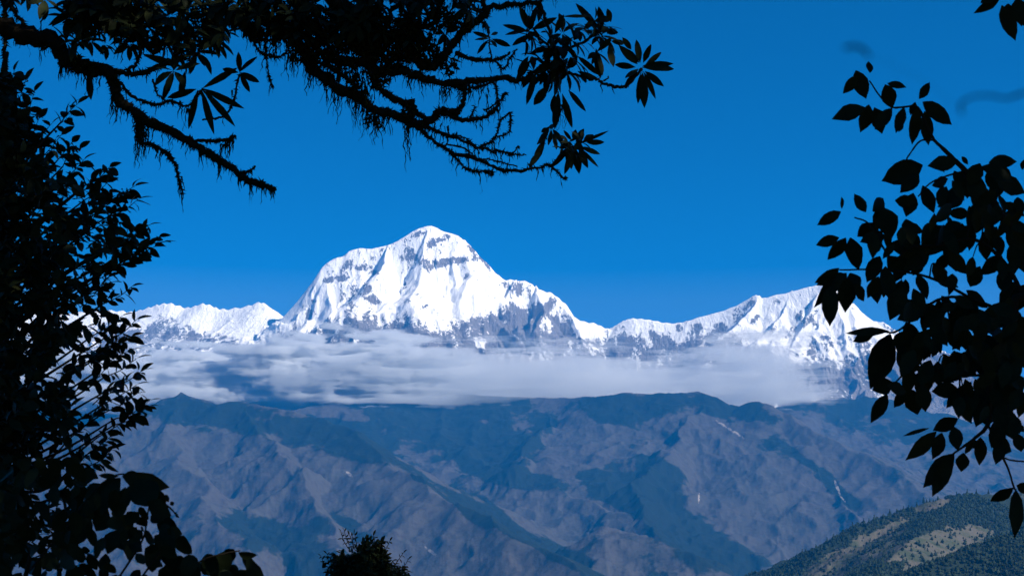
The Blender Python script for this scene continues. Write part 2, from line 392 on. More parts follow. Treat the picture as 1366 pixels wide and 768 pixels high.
n = NT('hillside'); p = n.pos()
f1 = n.noise(n.scalev(p, (0.004, 0.004, 0.004)), 1.0, 9, 0.62)
f2 = n.noise(n.scalev(p, (0.022, 0.022, 0.022)), 1.0, 6, 0.6)
f3 = n.noise(n.scalev(p, (0.0011, 0.0011, 0.003)), 1.0, 6, 0.55, 0.6)
fr = n.math('ADD', n.attr('forest_and_shadow'), n.math('MULTIPLY', n.math('SUBTRACT', f1, 0.5), 0.9))
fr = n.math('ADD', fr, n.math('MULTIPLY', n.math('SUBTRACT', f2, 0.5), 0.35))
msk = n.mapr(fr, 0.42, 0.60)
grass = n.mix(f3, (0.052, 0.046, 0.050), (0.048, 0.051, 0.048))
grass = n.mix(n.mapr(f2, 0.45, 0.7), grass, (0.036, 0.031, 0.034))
wood = n.mix(f2, (0.004, 0.009, 0.009), (0.010, 0.016, 0.013))  # woods, and the painted cloud shadow in the same dark tone
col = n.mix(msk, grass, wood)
scar_m = n.math('MULTIPLY', n.mapr(n.noise(n.scalev(p, (0.006, 0.0025, 0.004)), 1.0, 4, 0.6), 0.72, 0.80), n.mapr(f1, 0.50, 0.62))
col = n.mix(scar_m, col, (0.17, 0.155, 0.15))
col = n.mix(n.mapr(n.math('MULTIPLY', n.attr('scar'), n.mapr(f2, 0.3, 0.6, 0.4, 1.4)), 0.45, 0.9), col, (0.20, 0.185, 0.18))
bh = n.math('ADD', n.math('MULTIPLY', f1, 70.0), n.math('MULTIPLY', f2, 16.0))
n.principled(col, 0.9, n.bump(bh, 0.3, 1.0), 0.1); M_hill = n.m

n = NT('near_hillside'); p = n.pos()
f1 = n.noise(n.scalev(p, (0.012, 0.012, 0.012)), 1.0, 8, 0.6)
f2 = n.noise(n.scalev(p, (0.07, 0.07, 0.07)), 1.0, 5, 0.6)
grass = n.mix(n.mapr(f1, 0.4, 0.6), (0.080, 0.076, 0.062), (0.040, 0.052, 0.032))
msk = n.mapr(n.math('ADD', n.attr('forest_and_shadow'), n.math('MULTIPLY', n.math('SUBTRACT', f2, 0.5), 0.8)), 0.45, 0.6)
col = n.mix(msk, grass, (0.014, 0.024, 0.016))
n.principled(col, 0.9, n.bump(n.math('MULTIPLY', f2, 8.0), 0.7, 1.0), 0.1); M_near = n.m

n = NT('forest_floor'); p = n.pos()
f1 = n.noise(p, 1.7, 8, 0.6); f2 = n.noise(p, 18.0, 5, 0.6)
col = n.mix(f1, (0.035, 0.028, 0.018), (0.05, 0.06, 0.025))
n.principled(col, 0.95, n.bump(f2, 0.6, 0.03), 0.1); M_floor = n.m

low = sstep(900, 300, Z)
g = grid_part('ground', 0, 1500, M_floor, dict(forest_and_shadow=forest_and_shadow)); tag(g, 'shaded leaf-strewn ground of the viewpoint falling away below the camera', kind='structure')
def rpick(v): return RR[np.argmin(abs(RR-v))]
g = grid_part('near_hill', 1500, rpick(6200), M_near, dict(forest_and_shadow=forest_and_shadow)); tag(g, 'nearest hill at the lower right with woods and pale clearings', kind='structure')
g = grid_part('hills', rpick(6200), rpick(18500), M_hill, dict(forest_and_shadow=forest_and_shadow, scar=scar)); tag(g, 'hazy blue and brown foothills with dark woods and painted cloud shadow below the cloud band', kind='structure')
g = grid_part('snow_mountains', rpick(18500), 70000, M_snow, dict(rock=rock, low=low)); tag(g, 'bright snow and rock peaks rising above the cloud band', kind='structure')

# ------------------------------------------------------------------ haze
def box_mesh(name, lo, hi, mat):
    v = [(x,y,z) for x in (lo[0],hi[0]) for y in (lo[1],hi[1]) for z in (lo[2],hi[2])]
    f = [(0,1,3,2),(4,6,7,5),(0,4,5,1),(2,3,7,6),(0,2,6,4),(1,5,7,3)]
    return np_mesh(name, v, np.array(f), mat, False)
n = NT('haze'); vp = n.n('VolumePrincipled')
vp.inputs['Color'].default_value = (*HAZE_COLOR, 1); vp.inputs['Density'].default_value = HAZE_DENSITY
vp.inputs['Anisotropy'].default_value = 0.0
n.l(vp.outputs[0], n.out.inputs['Volume']); M_haze = n.m
hz = box_mesh('haze', (-75000,-75000,float(Z.min())-20), (75000,75000,float(Z.max())+60), M_haze)
tag(hz, 'thin blue haze filling the air between the viewpoint and the peaks', kind='stuff')

# ------------------------------------------------------------------ cloud band
n = NT('cloud_vapour')
CL_LO = P(120, 556, 17400); CL_HI = P(1200, 440, 17400)
p = n.pos(); sx = n.n('SeparateXYZ'); n.l(p, sx.inputs[0])
wv = n.noise(n.scalev(p, (0.00045, 0.0004, 0.0009)), 1.0, 3, 0.55)
big = n.noise(n.scalev(p, (0.0010, 0.0011, 0.0034)), 1.0, 7, 0.60, 0.3)
sml = n.noise(n.scalev(p, (0.0045, 0.0045, 0.0075)), 1.0, 4, 0.62)
zc = n.math('ADD', sx.outputs[2], n.math('MULTIPLY', n.math('SUBTRACT', wv, 0.5), -800.0))
zt = CL_HI.z; zb = CL_LO.z
top = n.mapr(zc, zt-185, zt-600, 0, 1, False); bot = n.mapr(zc, zb-20, zb+150, 0, 1)
xe = n.math('MULTIPLY', n.mapr(sx.outputs[0], -9400, -7600, 0, 1), n.mapr(sx.outputs[0], 4350, 2900, 0, 1))
ye = n.math('MULTIPLY', n.mapr(sx.outputs[1], 16350, 16850, 0, 1), n.mapr(sx.outputs[1], 18600, 18000, 0, 1))
edge = n.math('MULTIPLY', xe, ye)
env = n.math('MULTIPLY', n.math('MULTIPLY', top, bot), edge)
d = n.math('ADD', n.math('MULTIPLY', n.math('SUBTRACT', big, 0.5), 4.0), n.math('MULTIPLY', n.math('SUBTRACT', sml, 0.5), 1.7))
strat = n.noise(n.scalev(p, (0.00055, 0.0008, 0.0105)), 1.0, 4, 0.6)
d = n.math('ADD', d, n.math('MULTIPLY', n.math('SUBTRACT', strat, 0.5), n.mapr(sx.outputs[0], -3500, 0, 1.4, 4.2)))
d = n.math('ADD', d, n.math('SUBTRACT', n.math('MULTIPLY', env, 1.5), n.mapr(sx.outputs[0], -2500, 1500, 0.28, 0.62)))
dens = n.math('MULTIPLY', n.mapr(d, 0.0, 0.30, 0, 1), n.mapr(sx.outputs[0], -2800, 0, 0.020, 0.0024))
hard = n.math('MULTIPLY', n.mapr(sx.outputs[2], zt+36, zt-60, 0, 1), n.mapr(sx.outputs[2], zb-36, zb+50, 0, 1))
dens = n.math('MULTIPLY', n.math('MULTIPLY', dens, n.mapr(edge, 0.0, 0.3, 0, 1)), hard)
vp = n.n('VolumePrincipled'); vp.inputs['Color'].default_value = (0.86, 0.89, 0.92, 1); vp.inputs['Anisotropy'].default_value = 0.25
n.l(dens, vp.inputs['Density']); n.l(vp.outputs[0], n.out.inputs['Volume']); M_cloud = n.m
M_cloud.cycles.volume_step_rate = 0.11
cb = box_mesh('cloud_band', (-9500, 16250, zb-40), (5000, 18700, zt+40), M_cloud)
tag(cb, 'long grey and cream cloud bank lying across the foot of the snow peaks', 'cloud', kind='stuff')

# ------------------------------------------------------------------ woods on the near hill
def grid_val(G, az, r):
    i = np.clip(np.searchsorted(RR, r)-1, 0, len(RR)-2); j = np.clip(np.searchsorted(AZ, az)-1, 0, len(AZ)-2)
    fr = (r-RR[i])/(RR[i+1]-RR[i]); fa = (az-AZ[j])/(AZ[j+1]-AZ[j])
    return (G[i,j]*(1-fr)+G[i+1,j]*fr)*(1-fa)+(G[i,j+1]*(1-fr)+G[i+1,j+1]*fr)*fa
def tree_shape(rs, conifer, n=6, levels=4):
    V = []; F = []
    hs = np.linspace(0.12, 0.92, levels)
    for k, h in enumerate(hs):
        rad = (0.30*(1-h)+0.05) if conifer else 0.42*math.sin(math.pi*(0.15+0.8*h))
        a = np.arange(n)*2*math.pi/n+rs.rand()*6
        rr = rad*rs.uniform(0.6, 1.3, n)
        V.append(np.stack([np.cos(a)*rr, np.sin(a)*rr, h+rs.uniform(-.05, .05, n)], 1))
    V = np.concatenate(V+[np.array([[0, 0, 1.0]]), np.array([[0, 0, 0.0]])])
    j = np.arange(n); j2 = (j+1) % n
    Q = np.concatenate([np.stack([k*n+j, k*n+j2, (k+1)*n+j2, (k+1)*n+j], 1) for k in range(levels-1)])
    T = np.concatenate([np.stack([(levels-1)*n+j, (levels-1)*n+j2, np.full(n, levels*n)], 1), np.stack([j2, j, np.full(n, levels*n+1)], 1)])
    return V, Q, T
rs = np.random.RandomState(77)
n_try = 42000
az = np.radians(rs.uniform(8.5, 21.4, n_try)); rr_ = np.sqrt(rs.uniform(2300**2, 5500**2, n_try))
tz = grid_val(Z, az, rr_); tf = grid_val(forest_and_shadow, az, rr_)
tpx, tpy = project(np.sin(az)*rr_, np.cos(az)*rr_, tz)
keep = (rs.rand(n_try) < np.where(tf > 0.45, 0.95, 0.10)) & (tpy < 800) & (tz > -700)
az, rr_, tz = az[keep], rr_[keep], tz[keep]; tx, ty = np.sin(az)*rr_, np.cos(az)*rr_
vs, qs, ts = [], [], []; off = 0
kinds = [tree_shape(rs, i % 2 == 0) for i in range(8)]; pick = rs.randint(0, 8, len(tx))
for k in range(8):
    m = pick == k; N = int(m.sum())
    V, Q, T = kinds[k]; nv = len(V)
    hgt = rs.uniform(5, 12, N)+6*rs.rand(N)**3*(1.15 if k % 2 == 0 else 0.85); wid = hgt*rs.uniform(0.8, 1.3, N)
    W = V[None]*np.stack([wid, wid, hgt], 1)[:, None, :]+np.stack([tx[m], ty[m], tz[m]-1.0], 1)[:, None, :]
    vs.append(W.reshape(-1, 3)); o_ = off+np.arange(N)[:, None, None]*nv
    qs.append((Q[None]+o_).reshape(-1, 4)); ts.append((T[None]+o_).reshape(-1, 3)); off += N*nv
n = NT('wood_foliage'); p = n.pos(); f = n.noise(p, 0.05, 3, 0.6)
n.principled(n.mix(f, (0.010, 0.020, 0.013), (0.028, 0.042, 0.024)), 0.95, None, 0.05); M_wood = n.m
fo = np_mesh('woods', np.concatenate(vs), [np.concatenate(qs), np.concatenate(ts)], M_wood, False)
tag(fo, 'dark far-off woods covering the near hill at the lower right', kind='stuff')
n = NT('conifer_trunk'); n.principled((0.05, 0.04, 0.03), 0.9); M_ctrunk = n.m
# single conifers breaking the crest line of the near hill
proto = None; kc = 0
for px_ in [1064,1082,1097,1106,1119,1131,1137,1146,1153,1160,1172,1181,1190,1199,1206,1217,1226,1234,1270,1284,1296,1312,1330,1349]:
    a_ = math.atan2((px_-683)/FPX, 1.0); rad = np.linspace(3800, 6000, 300); zz = grid_val(Z, np.full(300, a_), rad)
    i = int(np.argmax((zz-EYE.z)/rad)); loc = (math.sin(a_)*rad[i], math.cos(a_)*rad[i], zz[i]-1.0)
    if proto is None:
        proto = bpy.data.objects.new('conifer_tree', None); sc.collection.objects.link(proto)
        tag(proto, 'dark conifer standing up from the skyline of the near hill', 'tree', 'conifers along the crest of the near hill')
        V, Q, T = tree_shape(np.random.RandomState(3), True, 8, 7); V = V*np.array([19, 19, 25.0]); V[:, 2] += 1.5
        np_mesh('crown', V, [Q, T], M_wood, False, proto)
        a8 = np.arange(6)*math.pi/3
        tv = np.concatenate([np.stack([np.cos(a8)*.5, np.sin(a8)*.5, a8*0], 1), np.stack([np.cos(a8)*.3, np.sin(a8)*.3, a8*0+6], 1)])
        j = np.arange(6); np_mesh('trunk', tv, np.stack([j, (j+1) % 6, (j+1) % 6+6, j+6], 1), M_ctrunk, True, proto)
        o_ = proto
    else:
        o_ = proto.copy(); sc.collection.objects.link(o_)
        for ch in list(proto.children):
            c_ = ch.copy(); sc.collection.objects.link(c_); c_.parent = o_
    o_.location = loc; sc_ = rs.uniform(0.55, 1.0); o_.scale = (sc_, sc_, sc_); o_.rotation_euler = (0, 0, rs.uniform(0, 6))

# ================================================================== plants
class MB:
    def __init__(s): s.v = []; s.q = []; s.t = []; s.n = 0
    def add(s, v, q=None, t=None):
        v = np.asarray(v, float)
        if q is not None and len(q): s.q.append(np.asarray(q)+s.n)
        if t is not None and len(t): s.t.append(np.asarray(t)+s.n)
        s.v.append(v); s.n += len(v)
    def build(s, name, mat, parent=None):
        f = []
        if s.q: f.append(np.concatenate(s.q))
        if s.t: f.append(np.concatenate(s.t))
        return np_mesh(name, np.concatenate(s.v), f, mat, True, parent)

def nrm(v):
    l = math.sqrt(v[0]*v[0]+v[1]*v[1]+v[2]*v[2]) or 1.0
    return np.array([v[0]/l, v[1]/l, v[2]/l])

def smooth_path(pts, per=5):
    return catmull([tuple(p) for p in pts], per) if len(pts) > 2 else np.linspace(pts[0], pts[1], per+1)

def tube(mb, path, r0, r1, sides=6, rough=0.15, rs=None):
    path = np.asarray(path, float); n = len(path)
    tan = np.gradient(path, axis=0); tan /= (np.linalg.norm(tan, axis=1, keepdims=True)+1e-9)
    ref = np.array([0.13, 0.95, 0.27]); V = []
    for i in range(n):
        a = nrm(np.cross(tan[i], ref)); b = np.cross(tan[i], a)
        f = i/(n-1); r = (r0+(r1-r0)*f)
        k = np.arange(sides)*2*math.pi/sides
        rr = r*(1+rough*(rs.rand(sides)-0.5)*2) if rs is not None else np.full(sides, r)
        V.append(path[i]+np.outer(np.cos(k)*rr, a)+np.outer(np.sin(k)*rr, b))
    V.append(path[-1][None]+tan[-1]*r1*0.8); V.append(path[0][None]-tan[0]*r0*0.5)
    V = np.concatenate(V)
    j = np.arange(sides); j2 = (j+1) % sides
    Q = np.concatenate([np.stack([i*sides+j, i*sides+j2, (i+1)*sides+j2, (i+1)*sides+j], 1) for i in range(n-1)])
    T = np.concatenate([np.stack([(n-1)*sides+j, (n-1)*sides+j2, np.full(sides, n*sides)], 1), np.stack([j2, j, np.full(sides, n*sides+1)], 1)])
    mb.add(V, Q, T)

LEAF_T = np.array([0, .07, .2, .38, .58, .78, .92, 1.0])
PROF = {'oblong': np.array([.05,.22,.62,.92,1.0,.74,.34,.02]), 'ovate': np.array([.05,.32,.72,1.0,.97,.62,.22,.02]),
        'ellip': np.array([.06,.32,.74,.98,.95,.62,.26,.02]), 'round': np.array([.08,.55,.92,1.0,.95,.72,.38,.05])}
LEAF_Q = np.array([[i*3+k, i*3+k+1, i*3+k+4, i*3+k+3] for i in range(7) for k in (0, 1)])
def leaf(mb, base, direc, face, L, W, prof='oblong', curl=0.25, fold=0.22, rs=None):
    """one leaf: base point, pointing direction, facing direction, length, full width"""
    d = nrm(direc); w = nrm(np.cross(d, face)); nn = np.cross(w, d)
    t = LEAF_T; c = curl
    along = np.sin(t*c*1.6)/(c*1.6) if abs(c) > 1e-3 else t
    dropv = (1-np.cos(t*c*1.6))/(c*1.6) if abs(c) > 1e-3 else t*0
    mid = np.asarray(base)+np.outer(along*L, d)-np.outer(dropv*L, nn)
    hw = PROF[prof]*W*0.5
    wob = 1+(rs.rand(8)-0.5)*0.16 if rs is not None else 1
    l = mid-np.outer(hw*wob, w)+np.outer(hw*fold, nn); r = mid+np.outer(hw*wob, w)+np.outer(hw*fold, nn)
    V = np.stack([l, mid, r], 1).reshape(-1, 3)
    mb.add(V, LEAF_Q)

UP = np.array([0, 0, 1.0]); TOCAM = np.array([0, -1.0, 0])
def rnd_unit(rs):
    v = rs.randn(3); return nrm(v)
def rosette(mb, c, axis, n, L, rs, prof='oblong', droop=0.5, asp=0.27):
    """a whorl of leaves round a shoot tip"""
    axis = nrm(axis); a = nrm(np.cross(axis, [0.3, 0.5, 0.8])); b = np.cross(axis, a)
    ph = rs.rand()*6.28
    for i in range(n):
        f = ph+i*2.4+rs.randn()*0.15
        op = rs.uniform(0.05, 0.75)
        d = (a*math.cos(f)+b*math.sin(f))+axis*op-UP*droop*rs.uniform(0.3, 1.2)
        l = L*rs.uniform(0.62, 1.1)
        leaf(mb, np.asarray(c)+nrm(d)*l*0.05, d, axis+UP*0.5+rnd_unit(rs)*0.3, l, l*asp*rs.uniform(0.85, 1.2), prof, rs.uniform(0.15, 0.7), 0.25, rs)

def spray(tw, lv, p0, p1, n, L, rs, prof='ellip', asp=0.42, r=0.0022, sag=0.06, droop=0.35, droop_f=None):
    """a twig from p0 to p1 with alternate leaves"""
    p0 = np.asarray(p0, float); p1 = np.asarray(p1, float)
    m = (p0+p1)/2-UP*sag*np.linalg.norm(p1-p0)+rs.randn(3)*0.05*np.linalg.norm(p1-p0)
    path = smooth_path([p0, m, p1], 4); tube(tw, path, r, r*0.5, 4)
    ax = nrm(p1-p0); side = nrm(np.cross(ax, rnd_unit(rs)))
    for i in range(n):
        f = (i+0.4)/n; f = 0.12+0.88*f
        k = f*(len(path)-1); i0 = min(int(k), len(path)-2); q = path[i0]*(1-(k-i0))+path[i0+1]*(k-i0)
        ang = i*2.4+rs.randn()*0.3
        sd = side*math.cos(ang)+np.cross(ax, side)*math.sin(ang)
        d = sd*rs.uniform(0.6, 1.1)+ax*rs.uniform(0.3, 1.0)-UP*droop*rs.uniform(0.2, 1.3)
        l = L*rs.uniform(0.6, 1.12)
        fc = UP*0.7+rnd_unit(rs)*0.8+TOCAM*0.3
        leaf(lv, q, d, fc, l, l*asp*rs.uniform(0.8, 1.2), prof, rs.uniform(0.1, 0.8), 0.2, rs)
    leaf(lv, p1, ax-UP*droop*0.4, UP+rnd_unit(rs)*0.6, L*rs.uniform(.7, 1), L*asp*0.9, prof, 0.3, 0.2, rs)

def strand(mb, p, length, rs, r=0.004, wig=0.012, sides=3):
    """a hanging string of moss, knotty and tapering"""
    n = max(4, int(length/0.011)); off = np.cumsum(rs.randn(n, 3)*wig*0.35, axis=0); off[:, 2] *= 0.3
    path = np.asarray(p)+off-off[0]; path[:, 2] -= np.linspace(0, length, n)
    tan = np.array([0, 0, -1.0]); V = []; ph = rs.rand()*6
    for i in range(n):
        rr = r*(1-0.75*i/(n-1))*rs.uniform(0.35, 1.55)
        k = np.arange(sides)*2*math.pi/sides+ph+i*0.7
        V.append(path[i]+np.stack([np.cos(k)*rr, np.sin(k)*rr, rs.uniform(-1, 1, sides)*rr*0.8], 1))
    V = np.concatenate(V); j = np.arange(sides); j2 = (j+1) % sides
    Q = np.concatenate([np.stack([i*sides+j, i*sides+j2, (i+1)*sides+j2, (i+1)*sides+j], 1) for i in range(n-1)])
    mb.add(V, Q)

def tuft(mb, p, d, L, rs):
    """a little spike of moss standing off the bark"""
    d = nrm(d); a = nrm(np.cross(d, rnd_unit(rs)))*L*0.28; b = np.cross(d, a)
    p = np.asarray(p); V = np.array([p+a, p-a*0.6+b*0.8, p-a*0.6-b*0.8, p+d*L+rs.randn(3)*L*0.3])
    mb.add(V, None, [[0, 1, 3], [1, 2, 3], [2, 0, 3]])

def mossy(mb, path, r0, r1, rs, dens=900, strands=25, slen=(0.02, 0.10), fuzz=0.011):
    path = np.asarray(path); seg = np.linalg.norm(np.diff(path, axis=0), axis=1); L = seg.sum(); cum = np.concatenate([[0], np.cumsum(seg)])
    def at(u):
        i = min(int(np.searchsorted(cum, u, 'right'))-1, len(seg)-1); f = (u-cum[i])/seg[i]
        return path[i]*(1-f)+path[i+1]*f, nrm(path[i+1]-path[i]), r0+(r1-r0)*u/L
    ph_ = rs.rand()*6
    us = rs.rand(int(L*dens))*L*0.999
    cl = 0.5+0.5*np.sin(us*61+rs.rand()*6)+0.6*np.sin(us*23+rs.rand()*6)
    us = us[rs.rand(len(us)) < 0.35+0.5*cl]
    for u_ in us:
        p, t, r = at(u_)
        d = rs.randn(3); d = d-t*np.dot(d, t); d = nrm(d); d2 = nrm(d-UP*0.5)
        tuft(mb, p+d*r*0.8, d2, fuzz*rs.uniform(0.4, 1.5), rs)
    for _ in range(int(L*strands*1.5)):
        u_ = rs.rand()*L*0.999
        if rs.rand() > 0.30+0.7*max(0, math.sin(u_*33+ph_)): continue
        p, t, r = at(u_)
        strand(mb, p-UP*r*0.6, rs.uniform(*slen)*rs.uniform(0.3, 1.0), rs, rs.uniform(0.002, 0.0048))

# leaf, bark and moss materials
def leaf_mat(name, c0, c1, rough=0.5):
    n = NT(name); p = n.pos(); f = n.noise(p, 23.0, 4, 0.6); g_ = n.noise(p, 3.0, 2, 0.5)
    col = n.mix(n.mapr(f, 0.35, 0.65), c0, c1); col = n.mix(n.mapr(g_, 0.55, 0.7, 0, 0.5), col, (c1[0]*1.5, c1[1]*1.1, c1[2]))
    n.principled(col, rough, n.bump(f, 0.3, 0.002), 0.06); return n.m
M_rhodo = leaf_mat('rhododendron_leaf', (0.014, 0.022, 0.010), (0.022, 0.032, 0.013))
M_left = leaf_mat('shrub_leaf', (0.014, 0.022, 0.010), (0.022, 0.032, 0.013))
M_right = leaf_mat('broad_leaf', (0.014, 0.022, 0.010), (0.022, 0.032, 0.013))
M_low = leaf_mat('low_shrub_leaf', (0.015, 0.022, 0.009), (0.026, 0.036, 0.012))
n = NT('mossy_bark'); p = n.pos(); f = n.noise(p, 60.0, 6, 0.7)
n.principled(n.mix(f, (0.02, 0.016, 0.011), (0.045, 0.038, 0.026)), 0.95, n.bump(f, 0.8, 0.004), 0.05); M_bark = n.m
n = NT('hanging_moss'); p = n.pos(); f = n.noise(p, 90.0, 4, 0.6)
n.principled(n.mix(f, (0.02, 0.024, 0.010), (0.04, 0.045, 0.018)), 1.0, None, 0.0); M_moss = n.m

def ground_z(x, y):
    xa = np.array([float(x)]); ya = np.array([float(y)]); ra = np.hypot(xa, ya)
    return float(terrain_height(xa, ya, ra, ya/np.maximum(ra, 1e-6))[0])
def root_at(name, x, y, label, cat):
    e = bpy.data.objects.new(name, None); sc.collection.objects.link(e); e.location = (0, 0, 0)
    e.empty_display_size = 0.2; tag(e, label, cat); e['base'] = (x, y, ground_z(x, y)); return e
def finish(e):
    """move the Empty to the plant's base without moving its children"""
    b = Vector(e['base']); del e['base']; e.location = b
    for c in e.children: c.location = -b

def PP(l, d=None):
    return [np.array(P(q[0], q[1], q[2] if len(q) > 2 else d)) for q in l]

def crown_mass(tw, lv, c, rad, n_sh, L, rs, leaves=9, prof='oblong', asp=0.3, hub=None):
    """leafy shoots filling an ellipsoid, thicker towards its outside, tied back to a hub by twigs"""
    c = np.array(c, float); rad = np.array(rad, float)
    for k in range(n_sh):
        u = rnd_unit(rs)*rs.uniform(0.25, 1.0)**0.5*rs.uniform(0.85, 1.1)
        q = c+u*rad
        rosette(lv, q, u+UP*0.6, leaves, L, rs, prof, 0.45, asp)
        if hub is not None and k % 3 == 0:
            m = c+u*rad*0.45+rs.randn(3)*0.15
            tube(tw, smooth_path([c+rs.randn(3)*0.3-UP*rad[2]*0.3, m, q], 3), 0.016, 0.004, 4)

# ---------------------------------------------------------------- overhead rhododendron with moss hung limbs
rs = np.random.RandomState(11)
D = 6.0
tree = root_at('rhododendron_tree', -3.3, 3.9, 'gnarled tree with moss-hung limbs and leaf whorls arching across the top of the view', 'tree')
trunk = MB(); gz = ground_z(-3.3, 3.9)
tr_path = smooth_path([(-3.3,3.9,gz-0.2),(-3.22,3.95,gz+1.0),(-3.35,4.1,gz+2.0),(-3.1,4.3,gz+3.0),(-2.7,4.6,gz+4.3),(-2.2,4.9,gz+5.6)], 6)
tube(trunk, tr_path, 0.19, 0.07, 12, 0.12, rs)
trunk.build('trunk', M_bark, tree)
TRK = tr_path

def limb(name_paths, leaves_fn, moss_args, seed):
    rs = np.random.RandomState(seed)
    wood, mo, lv = MB(), MB(), MB()
    for pts, r0, r1, m in name_paths:
        path = smooth_path(pts, 6); path[1:-1] += rs.randn(len(path)-2, 3)*min(r0, 0.012)*0.35
        tube(wood, path, r0, r1, 6, 0.3, rs)
        if m > 0: mossy(mo, path, r0, r1, rs, dens=moss_args[0]*m, strands=moss_args[1]*m, slen=(moss_args[2][0], moss_args[2][1]*1.5), fuzz=moss_args[3])
    leaves_fn(wood, lv, mo, rs)
    o = wood.build('branch', M_bark, tree)
    if lv.n: lv.build('leaves', M_rhodo, o)
    if mo.n: mo.build('hanging_moss', M_moss, o)
    return o
PXM = D/FPX          # metres per pixel at the branches' distance
def R_(px): return px*PXM
def ros(lv, x, y, n, Lpx, rs, d=None, axis=None, droop=0.35):
    d = (D if d is None else d)+rs.uniform(-0.12, 0.12)
    rosette(lv, np.array(P(x, y, d)), axis if axis is not None else np.array([0.5, -0.5, 0.3])+rnd_unit(rs)*0.4, n, R_(Lpx), rs, 'oblong', droop, 0.30)
def leaf_px(lv, b, t, wpx, rs, d=None, prof='oblong', curl=0.2, scale=1.0):
    """one leaf between two photographed points, tipped a little in depth"""
    d = D if d is None else d
    b3 = np.array(P(b[0], b[1], d)); t3 = np.array(P(t[0], t[1], d*(1+rs.uniform(-0.012, 0.012))))
    v = t3-b3; L = np.linalg.norm(v)
    leaf(lv, b3, v, TOCAM+rnd_unit(rs)*0.45, L*1.02, wpx*d/FPX, prof, rs.uniform(-0.2, 0.3)*curl*2, 0.18, rs)

# limb 1: the low left limb
tA = TRK[22]
def lv1(w, lv, mo, rs):
    for x, y, n_, L in [(60,0,8,34),(100,5,9,40),(128,12,9,38),(118,-12,9,40),(150,18,8,36),(165,-5,9,40),(35,-8,7,30),(10,-5,7,30),(200,10,9,36),(180,30,7,30),(228,22,9,36),(250,10,9,36),
                      (215,52,9,34),(245,48,9,36),(268,40,9,36),(285,55,8,30),(235,72,8,34),(262,70,8,34),(232,95,8,34),(140,60,6,26),(120,55,7,28),(290,30,8,30),(100,40,6,26),(300,8,8,34),(275,8,8,34)]:
        ros(lv, x, y, n_, L, rs)
    for _ in range(60): ros(lv, rs.uniform(85, 300), rs.uniform(-25, 60)*(1 if rs.rand() < .5 else 0.5), 8, 33, rs)
    for x, y, rr in [(115,30,24),(145,22,22),(165,45,14),(100,84,12),(120,92,11),(152,108,8),(250,62,20),(215,50,16),(285,48,15),(190,20,16),(270,20,18),(60,60,6)]:
        for q in range(int(rr*rr*0.7)):
            a = rs.uniform(0, 6.28); b = rr*math.sqrt(rs.rand()); pt = np.array(P(x+b*math.cos(a), y+b*math.sin(a), D+rs.uniform(-.08, .08)))
            tuft(mo, pt, rnd_unit(rs)-UP*0.8, 0.022*rs.uniform(0.5, 1.4), rs)
    for b, t in [((112,4),(65,34)),((122,12),(88,41)),((270,118),(316,92)),((270,118),(323,144)),((270,119),(312,165)),((269,120),(286,179)),((264,120),(251,172)),((262,119),(223,131)),((245,90),(190,73)),((232,95),(216,135)),
                 ((247,95),(240,130)),((320,97),(318,70)),((320,97),(346,110)),((320,98),(333,123)),((319,97),(342,74)),((318,97),(296,92)),((140,64),(150,66)),((118,95),(122,134)),((206,75),(186,48))]:
        leaf_px(lv, b, t, 10 if abs(t[0]-b[0])+abs(t[1]-b[1]) > 38 else 8, rs)
    for x, y, L, k in [(84,88,24,5),(87,86,18,3),(120,96,36,6),(152,130,34,7),(156,128,28,5),(186,158,58,8),(190,160,56,7),(194,170,40,4),(181,150,74,2),(184,160,60,2),(55,50,42,2),(57,22,32,2),(240,135,34,2),(252,145,32,2),
                       (300,192,24,6),(304,190,20,5),(308,186,18,2),(293,214,22,5),(243,236,24,2),(362,252,12,6),(318,236,18,2),(335,244,14,2),(365,250,16,4),(22,45,18,4),(70,55,16,5),(95,84,20,6),(100,82,16,6),(165,60,30,2),(158,45,36,2),(310,120,14,2)]:
        for q in range(k): strand(mo, np.array(P(x+rs.uniform(-k, k)*0.8, y, D+rs.uniform(-.02, .02))), R_(L*rs.uniform(0.6, 1.25)), rs, 0.0045)
